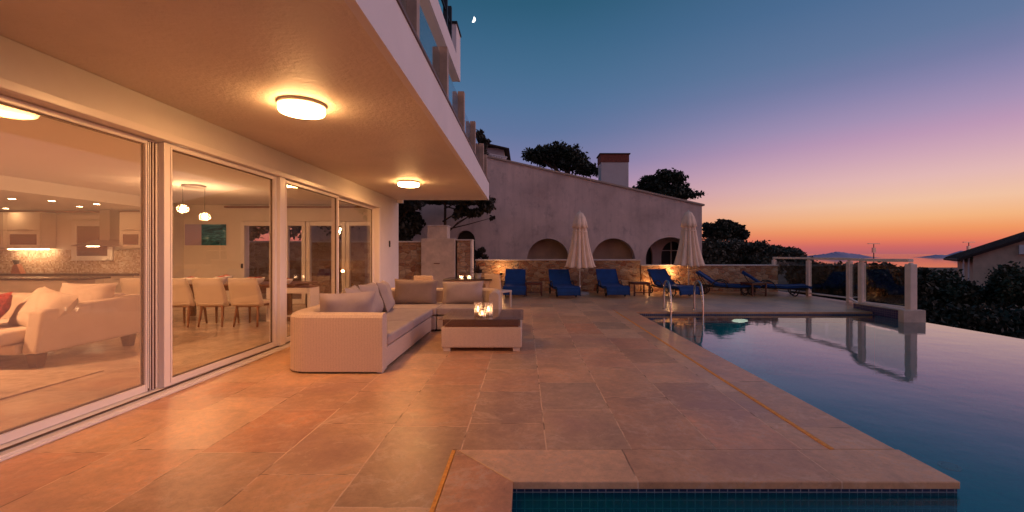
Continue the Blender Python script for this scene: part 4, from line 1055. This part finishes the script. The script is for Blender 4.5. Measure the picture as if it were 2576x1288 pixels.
bl = ublobs(16.2, [(1180, 508, 44, 10), (1225, 520, 20, 18), (1160, 528, 18, 16), (1190, 532, 22, 12), (1150, 540, 10, 14), (1235, 545, 8, 8), (1215, 500, 30, 10), (1100, 500, 60, 8)])
tree('overhanging_tree', (uv(1095, 0, 16.9)[0], 16.9, -.1), uv(1120, 500, 16.6), .10, bl, 5200, .09, 'leaf_ivy', 'branches of dark leaves hanging below the porch edge in front of the neighbour\'s wall', seed=15, limbs=6, shell=.1)
bl = ublobs(16.8, [(1200, 640, 16, 10), (1215, 630, 10, 8), (1190, 655, 12, 10), (1222, 648, 10, 8)])
tree('shrub', (uv(1200, 0, 16.8)[0], 16.8, -.1), uv(1203, 640, 16.8), .04, bl, 900, .07, 'leaf_ivy', 'small dark shrub poking above the stone wall beside the stone pier', 'shrub', seed=16, limbs=3, shell=.1)
# round tree and hedge masses right of neighbour's house
bl = ublobs(26, [(1800, 585, 34, 22), (1830, 578, 34, 22), (1855, 582, 28, 20), (1790, 572, 16, 12), (1815, 562, 12, 10), (1868, 590, 18, 14), (1835, 560, 14, 8), (1800, 560, 6, 6)])
tree('round_tree', (uv(1830, 0, 26)[0], 26, -3.3), uv(1830, 590, 26), .2, bl, 9000, .15, 'leaf_dark', 'rounded dark tree beside the right corner of the neighbour\'s house', seed=21, shell=.15)
spec_ = [(1805, 640, 48, 34, 22, 'grey green olive bush directly right of the second umbrella'), (1880, 640, 50, 30, 22.5, 'grey green olive bush behind the lower stone wall, second from the left'),
         (1945, 645, 44, 26, 23, 'grey green olive bush above the last lounger'), (2000, 650, 40, 22, 23.5, 'grey green olive bush where the sea begins to show')]
for i, (u, v, ru, rv, Y, lab) in enumerate(spec_):
    rr = random.Random(40 + i); ls = [(u, v, ru, rv)] + [(u + rr.uniform(-1, 1)*ru*.8, v - rr.uniform(.3, 1.0)*rv, ru*.32, rv*.35) for _ in range(6)] + [(u + rr.uniform(-1, 1)*ru*.8, v + rv*.9, ru*.7, rv*.8) for _ in range(2)]
    bl = ublobs(Y, ls)
    tree('olive_bush', (uv(u, 0, Y)[0], Y, -3.3), uv(u, v, Y), .12, bl, 8500, .10, 'leaf_olive', lab, 'bush', 'olive bushes behind the lower stone wall', seed=30 + i, shell=.25, bunch=5, bunch_r=.09)
# dark hedge seen through the glass fence and below the sea
spec_ = [(2030, 705, 50, 42, 19, 'dark hedge bush seen through the first glass fence panel'), (2100, 708, 52, 44, 18.5, 'dark hedge bush seen through the second glass fence panel'),
         (2190, 712, 60, 48, 17.5, 'dark hedge bush seen through the glass panel nearest the pool'), (2270, 722, 60, 50, 17, 'dark hedge bush just right of the last fence post')]
for i, (u, v, ru, rv, Y, lab) in enumerate(spec_):
    rr = random.Random(60 + i); ls = [(u, v, ru, rv), (u, v + rv*1.3, ru*1.1, rv)] + [(u + rr.uniform(-1, 1)*ru*.8, v - rr.uniform(.5, .9)*rv, ru*.3, rv*.22) for _ in range(6)]
    tree('hedge_bush', (uv(u, 0, Y)[0], Y, -3.3), uv(u, v, Y), .12, ublobs(Y, ls), 7500, .12, 'leaf_dark', lab, 'bush', 'dark bushes below the glass fence', seed=70 + i, shell=.3)
spec_ = [(2345, 745, 58, 50, 21, 'leaf_garden', 'green garden bush right of the fence end block, lit faintly'), (2425, 782, 62, 62, 20, 'leaf_garden', 'garden bush in front of the beige house\'s left corner'),
         (2572, 762, 58, 76, 19, 'leaf_garden', 'tall leafy bush at the right edge in front of the beige house'), (2400, 860, 110, 80, 16, 'leaf_dark', 'low dark bush just beyond the infinity edge of the pool'),
         (2560, 880, 110, 90, 16, 'leaf_dark', 'low dark bush beyond the pool edge at the far right')]
for i, (u, v, ru, rv, Y, lm, lab) in enumerate(spec_):
    rr = random.Random(80 + i); ls = [(u, v, ru, rv)] + [(u + rr.uniform(-1, 1)*ru*.85, v - rr.uniform(.4, 1.0)*rv, ru*.3, rv*.25) for _ in range(9)] + [(u + rr.uniform(-1, 1)*ru*.9, v + rr.uniform(-.3, .6)*rv, ru*.5, rv*.5) for _ in range(4)]
    tree('garden_bush', (uv(u, 0, Y)[0], Y, -3.3), uv(u, v, Y), .1, ublobs(Y, ls), 20000, .105, lm, lab, 'bush', 'bushes in the garden below the pool', seed=90 + i, shell=.3, bunch=6, bunch_r=.16)

# distant street lamps by the shore
def street_lamp(u, vt, vb, Y, label, double):
    x, y, z = uv(u, vb, Y); zt_ = uv(u, vt, Y)[2]
    o = thing('street_lamp', (x, Y, -4.2), label, 'street lamp', 'distant street lamps against the sunset')
    build('pole', MB().tube([(x, Y, -4.2), (x, Y, zt_)], [.09, .05], 8), 'black_paint', o, world=True)
    build('lamp_head', MB().bar((x - .8, Y, zt_ + .05), (x + .8, Y, zt_ + .05), .25, .10).box(x - .18, x + .18, Y - .15, Y + .15, zt_ - 1.2, zt_ - .5), 'steel', o, world=True)
    return o
street_lamp(2198, 614, 665, 60, 'thin street lamp with a wide flat head standing against the sea', True)
street_lamp(2437, 610, 665, 62, 'thin street lamp just above the dark roof\'s left tip', True)

# moon: gibbous disc with real thickness
cx_, cy_, cz_ = uv(1189.5, 48.5, 9000)
Rm = 7.3 * 9000 / F
o = thing('moon', (cx_, cy_, cz_), 'small bright half moon in the deep blue sky', 'moon')
n = 24; outl = [(Rm * math.cos(a) , Rm * math.sin(a)) for a in np.linspace(-PI/2, PI/2, n)] + [(Rm * .10 * math.cos(a), Rm * math.sin(a)) for a in np.linspace(PI/2, -PI/2, n)[1:-1]]
rot = R(-18); outl = [(x*math.cos(rot) - z*math.sin(rot), x*math.sin(rot) + z*math.cos(rot)) for x, z in outl]
k = len(outl)
build('lit_face', MB().add([(x, 0, z) for x, z in outl] + [(x*.8, Rm*.6, z*.8) for x, z in outl], [tuple(range(k)), tuple(range(2*k-1, k-1, -1))] + [(i, (i+1) % k, k + (i+1) % k, k + i) for i in range(k)]), 'moonlight', o)

# ------------------------------------------------------------------ interior: dining
def dining_chair():
    o = thing('dining_chair', (0, 0, 0), '', 'chair', 'cream dining chairs around the indoor table')
    build('seat', MB().box(-.25, .25, -.24, .24, .42, .48), 'chair_leather', o, bevel=.02)
    g = MB(); rows = []
    pr = [(-.20, .40, .30), (-.235, .50, .30), (-.27, .65, .29), (-.32, .79, .275), (-.37, .93, .255)]
    rows = [[(x*w_/.25, y + .02*(abs(x)/.25)**2, z) for x in np.linspace(-.25, .25, 9)] for (y, z, w_) in pr]
    g.grid(rows); build('backrest', g, 'chair_leather', o, smooth=True, solid=.045)
    build('seat_frame', MB().box(-.22, .22, -.21, .21, .375, .418), 'oak_leg', o)
    for a in (-1, 1):
        build('leg', MB().tube([(a*.20, -.19, .40), (a*.225, -.25, 0)], [.026, .016], 8), 'oak_leg', o, smooth=True)
        build('leg', MB().tube([(a*.20, .19, .40), (a*.225, .23, 0)], [.026, .016], 8), 'oak_leg', o, smooth=True)
    return o
dc = dining_chair(); spots = [(-7.30, 8.38, 0, 'cream dining chair partly hidden behind the wide door frame, leftmost of the near row'), (-6.60, 8.38, 0, 'cream dining chair cut by the left door stile, second in the near row'), (-5.97, 8.40, 0, 'cream dining chair in the middle of the near row facing the table'), (-5.30, 8.40, 0, 'cream dining chair at the right end of the near row by the door mullion'),
    ]
for i, (x, y, a, lab) in enumerate(spots):
    o = dc if i == 0 else dup(dc)
    o['label'] = lab; o.location = (x, y, .004); o.rotation_euler = (0, 0, a)
o = thing('dining_table', (-6.15, 9.25, 0), 'long dark wood dining table laid with dishes inside the villa', 'table')
build('tabletop', MB().box(-1.45, 1.45, -.5, .5, .73, .77), 'table_wood', o, bevel=.006)
build('apron', MB().box(-1.3, 1.3, -.42, .42, .64, .728), 'table_wood', o)
for a in (-1, 1):
    for b in (-1, 1): build('leg', MB().box(a*1.3 - .04, a*1.3 + .04, b*.4 - .04, b*.4 + .04, .004, .64), 'table_wood', o)
rr = random.Random(5)
for i, (x, y) in enumerate(((-7.0, 9.0), (-6.6, 9.5), (-6.35, 8.98), (-5.95, 9.3), (-5.6, 9.0), (-5.3, 9.4), (-5.0, 9.05))):
    nm = ['leftmost', 'second', 'third', 'fourth', 'fifth', 'sixth', 'rightmost'][i]
    o = thing('serving_bowl', (x, y, .77), f'{nm} white bowl from the left on the indoor dining table', 'bowl', 'white bowls on the indoor dining table')
    r_ = .09 + .05 * rr.random(); h_ = .08 + .07 * rr.random()
    build('bowl', MB().lathe([(r_*.45, 0), (r_*.8, h_*.5), (r_, h_), (r_*.94, h_), (r_*.7, h_*.5), (.001, h_*.25)], n=20, cap=False), 'ceramic', o, smooth=True)
    build('food', MB().lathe([(r_*.85, h_*.85), (r_*.5, h_*1.05), (.001, h_*1.15)], n=14, cap=False), 'red_food', o, smooth=True)
for i, (x, y, m_, lab) in enumerate(((-5.62, 9.55, 'green_bottle', 'dark wine bottle standing near the middle of the dining table'), (-5.42, 9.6, 'clear_glass', 'clear glass carafe beside the wine bottle on the dining table'))):
    o = thing('bottle', (x, y, .77), lab, 'bottle')
    build('glass', MB().lathe([(.036, 0), (.038, .16), (.03, .20), (.014, .23), (.013, .30)], n=16), m_, o, smooth=True)
    build('stopper', MB().lathe([(.015, .301), (.015, .32)], n=12), 'red_food' if i == 0 else 'steel', o)
# pendant cluster
PL = thing('pendant_lamp', (-6.55, 8.5, 2.75), 'pendant lamp with two glowing glass globes over the dining table', 'pendant lamp')
build('ceiling_plate', MB().lathe([(.20, -.001), (.20, -.03), (.17, -.04)], n=30), 'steel', PL)
for (x, y, z) in ((-6.65, 8.35, 2.27), (-6.52, 8.75, 2.15)):
    cd = build('cord', MB().tube([(x, y, 2.72), (x, y, z + .13)], .004, 6), 'dark_resin', PL, world=True)
    R_ = .095
    gb = build('globe', MB().lathe([(R_ * math.sin(a) + .001, z + R_*.82 * math.cos(a)) for a in np.linspace(.15, PI - .05, 16)], x, y, n=26, cap=False), 'globe_glass', PL, smooth=True, world=True)
    bb = build('bulb', MB().lathe([(.045 * math.sin(a) + .0005, z + .005 + .05 * math.cos(a)) for a in np.linspace(.05, PI - .05, 10)], x, y, n=16, cap=False), 'pendant_bulb', PL, smooth=True, world=True)
# painting
o = thing('painting', (-8.83, 11.89, 1.92), 'wide teal sea painting with a lilac pane reflection painted into its left third on the dining wall', 'painting')
build('canvas', MB().box(-.56, .56, -.03, 0, -.29, .29), 'painting_canvas', o)
build('edge_strip', MB().box(-.57, .57, -.022, -.001, .291, .30).box(-.57, .57, -.022, -.001, -.30, -.291), 'pvc_white', o)
# console
o = thing('console_table', (-4.85, 9.0, 0), 'white open console with a dark top just inside the third glass door', 'console')
build('frame', MB().box(-.45, -.39, -.2, .2, .004, .70).box(.39, .45, -.2, .2, .004, .70).box(-.388, .388, -.2, .2, .10, .14).box(-.388, .388, -.2, .2, .58, .70), 'pvc_white', o, bevel=.004)
build('top', MB().box(-.47, .47, -.22, .22, .702, .73), 'table_wood', o)
# living room sofa
LSF = thing('living_room_sofa', (-6.8, 5.8, 0), 'beige fabric sofa on tapered wooden legs just inside the first glass door', 'sofa')
build('arm', MB().hexa([(-6.12, 5.2, .17), (-5.92, 5.2, .17), (-5.92, 6.65, .17), (-6.12, 6.65, .17)], [(-6.12, 5.28, .70), (-5.92, 5.28, .70), (-5.92, 6.65, .78), (-6.12, 6.65, .78)]), 'sofa_fabric', LSF, world=True, bevel=.04, segs=3)
build('arm', MB().box(-9.0, -8.8, 5.2, 6.65, .17, .72), 'sofa_fabric', LSF, world=True, bevel=.04, segs=3)
build('seat_base', MB().box(-8.79, -6.13, 5.16, 6.5, .17, .30), 'sofa_fabric', LSF, world=True, bevel=.03)
build('seat_cushion', MB().box(-7.45, -6.14, 5.02, 6.3, .302, .47), 'sofa_fabric', LSF, world=True, bevel=.07, segs=4)
build('seat_cushion', MB().box(-8.78, -7.46, 5.02, 6.3, .302, .47), 'sofa_fabric', LSF, world=True, bevel=.07, segs=4)
build('backrest', MB().box(-8.79, -6.13, 6.35, 6.65, .302, .80), 'sofa_fabric', LSF, world=True, bevel=.06, segs=3)
for (x, y) in ((-6.0, 5.28), (-6.0, 6.5), (-8.9, 5.28), (-8.9, 6.5)):
    build('leg', MB().hexa([(x-.045, y-.045, .004), (x+.045, y-.045, .004), (x+.045, y+.045, .004), (x-.045, y+.045, .004)], [(x-.065, y-.065, .168), (x+.065, y-.065, .168), (x+.065, y+.065, .168), (x-.065, y+.065, .168)]), 'sofa_leg_wood', LSF, world=True)
pillow('sofa_cushion', (-6.30, 5.62, .66), (R(-34), R(6), R(-22)), (.92, .58, .26), 'sofa_fabric', seed=21, label='large beige cushion slumped against the arm of the living room sofa', cat='cushion')
pillow('sofa_cushion', (-6.35, 6.2, .74), (R(-20), 0, R(5)), (.75, .5, .24), 'sofa_fabric', seed=23, label='beige back cushion at the rear corner of the living room sofa', cat='cushion')
pillow('red_cushion', (-6.80, 5.42, .64), (R(-32), R(-14), R(-12)), (.56, .50, .20), 'red_cushion', seed=22, label='red patterned cushion on the living room sofa at the left edge', cat='cushion')
o = build('living_room_rug', MB().box(-8.6, -5.0, 3.5, 5.1, .005, .018), 'rug', None); tag(o, 'woven beige rug on the glossy floor in front of the living room sofa', 'rug')
# ------------------------------------------------------------------ interior: kitchen
K = thing('kitchen_counter', (-11.5, 10.7, 0), 'run of pale kitchen base cabinets with a dark stone worktop', 'kitchen counter')
for i in range(6):
    x = -13.8 + i*.72
    d_ = build('cabinet_door', MB().box(x, x + .71, 10.42, 10.98, .10, .86), 'cabinet_front', K, world=True, bevel=.004)
    build('handle', MB().box(x + .25, x + .46, 10.39, 10.415, .77, .785), 'steel', d_).location = (11.5, -10.7, 0)
build('worktop', MB().box(-13.85, -9.46, 10.36, 10.99, .865, .91), 'counter_stone', K, world=True)
build('backsplash', MB().box(-13.85, -9.46, 10.985, 10.998, .912, 1.50), 'kitchen_mosaic', K, world=True)
build('under_cabinet_light', MB().box(-13.0, -12.0, 10.80, 10.84, 1.50, 1.515), 'under_cabinet_light', K, world=True)
I = thing('kitchen_island', (-10.6, 9.3, 0), 'kitchen island of warm cabinet fronts with a thin dark top', 'kitchen island')
build('body', MB().box(-12.9, -9.6, 9.0, 9.6, .10, .84), 'cabinet_front', I, world=True, bevel=.005)
build('worktop', MB().box(-12.95, -9.3, 8.95, 9.65, .845, .885), 'counter_stone', I, world=True)
build('plinth', MB().box(-12.85, -9.65, 9.05, 9.55, .005, .098), 'dark_resin', I, world=True)
def wall_cab(x0, x1, label):
    o = thing('wall_cabinet', ((x0+x1)/2, 10.8, 1.5), label, 'cabinet', 'white kitchen wall cabinets')
    build('body', MB().box(x0, x1, 10.65, 10.98, 1.53, 2.43), 'cabinet_front', o, world=True, bevel=.005)
    fr2 = build('door', MB().box(x0 + .02, x1 - .02, 10.625, 10.647, 1.98, 2.41), 'cabinet_front', o, world=True, bevel=.004)
    d2 = build('glazed_door', MB().box(x0 + .02, x0 + .10, 10.625, 10.647, 1.55, 1.96).box(x1 - .10, x1 - .02, 10.625, 10.647, 1.55, 1.96).box(x0 + .101, x1 - .101, 10.625, 10.647, 1.55, 1.62).box(x0 + .101, x1 - .101, 10.625, 10.647, 1.88, 1.96), 'cabinet_front', o, world=True)
    build('pane', MB().box(x0 + .10, x1 - .10, 10.632, 10.640, 1.62, 1.88), 'dark_pane', o, world=True)
    build('handle', MB().box((x0+x1)/2 - .12, (x0+x1)/2 + .12, 10.60, 10.622, 1.985, 2.0), 'steel', o, world=True)
    return o
simple('dark_pane', (.16, .09, .06), .15)
wall_cab(-12.85, -11.98, 'white wall cabinet with a dark glazed lower door at the left of the kitchen window')
wall_cab(-13.75, -12.88, 'white wall cabinet at the far left edge of the kitchen')
wall_cab(-10.05, -9.46, 'white wall cabinet with a dark glazed lower door at the right of the kitchen window')
o = thing('kitchen_window', (-11.0, 10.99, 1.7), 'white framed dark kitchen window above the mosaic splashback', 'window')
build('frame', MB().box(-11.55, -11.42, 10.93, 10.99, 1.22, 2.22).box(-10.63, -10.50, 10.93, 10.99, 1.22, 2.22).box(-11.419, -10.631, 10.93, 10.99, 1.22, 1.34).box(-11.419, -10.631, 10.93, 10.99, 2.10, 2.22), 'pvc_white', o, world=True, bevel=.01)
build('pane', MB().box(-11.42, -10.63, 10.95, 10.96, 1.34, 2.10), 'dark_pane', o, world=True)
build('blind_box', MB().box(-11.65, -10.40, 10.90, 10.985, 2.28, 2.38), 'pvc_white', o, world=True)
o = thing('range_hood', (-10.45, 10.7, 1.6), 'glass and steel range hood with a small lit lamp over the worktop', 'range hood')
build('canopy', MB().hexa([(-11.0, 10.35, 1.58), (-9.95, 10.35, 1.58), (-9.95, 10.95, 1.58), (-11.0, 10.95, 1.58)], [(-10.6, 10.6, 1.74), (-10.3, 10.6, 1.74), (-10.3, 10.95, 1.74), (-10.6, 10.95, 1.74)]), 'steel', o, world=True)
build('chimney_duct', MB().box(-10.58, -10.32, 10.68, 10.94, 1.742, 2.49), 'steel', o, world=True)
build('lamp', MB().box(-10.62, -10.40, 10.40, 10.50, 1.57, 1.579), 'under_cabinet_light', o, world=True)
o = thing('knife_block', (-12.45, 10.55, .91), 'orange wooden knife block with dark handled knives on the worktop', 'knife block')
build('block', MB().hexa([(-.11, -.06, 0), (.13, -.06, 0), (.13, .06, 0), (-.11, .06, 0)], [(-.08, -.05, .2), (.02, -.05, .24), (.02, .05, .24), (-.08, .05, .2)]), 'knife_wood', o, bevel=.004)
g = MB()
for i in range(5): g.bar((-.07 + i*.02, 0, .215), (-.13 + i*.035, 0, .33), .014, .02)
build('knives', g, 'black_paint', o)
# downlights
for i, (u, v) in enumerate(((30, 500), (15, 524), (200, 519), (243, 513), (130, 505), (330, 516))):
    z = 2.5; D_ = (z - H) * F / (638 - v); x = (u - 1320) * D_ / F
    if not (-13.8 < x < -9.1 and 8 < D_ < 10.9): continue
    o = thing('downlight', (x, D_, z), f'small recessed kitchen downlight, {["left front", "left rear", "right rear", "right front", "middle", "rightmost"][i]} of the dropped ceiling', 'downlight', 'recessed kitchen downlights')
    build('lens', MB().lathe([(.001, -.004), (.06, -.004)], n=18, cap=False), 'downlight', o)
    build('rim', MB().lathe([(.06, -.001), (.062, -.008), (.08, -.008), (.082, -.001)], n=20, cap=False), 'steel', o)

# unseen ceiling lamp added to brighten the living room
def point(name, loc, e, c, r=.1):
    l = bpy.data.lights.new(name, 'POINT'); l.energy = e; l.color = c; l.shadow_soft_size = r
    o = bpy.data.objects.new(name, l); col.objects.link(o); o.location = loc; return o
o = thing('ceiling_lamp', (-7.8, 4.2, 2.75), 'flush round ceiling lamp added unseen to brighten the living room', 'ceiling lamp')
build('rim', MB().lathe([(.24, -.001), (.25, -.03)], n=28), 'pvc_white', o)
build('diffuser', MB().lathe([(.235, -.031), (.22, -.07), (.0, -.075)], n=28, cap=False), 'added_room_lamp', o) if False else None
emit('added_room_lamp', (1.0, .52, .26), 440)
build('diffuser', MB().lathe([(.235, -.031), (.22, -.07), (.001, -.075)], n=28, cap=False), 'added_room_lamp', o)
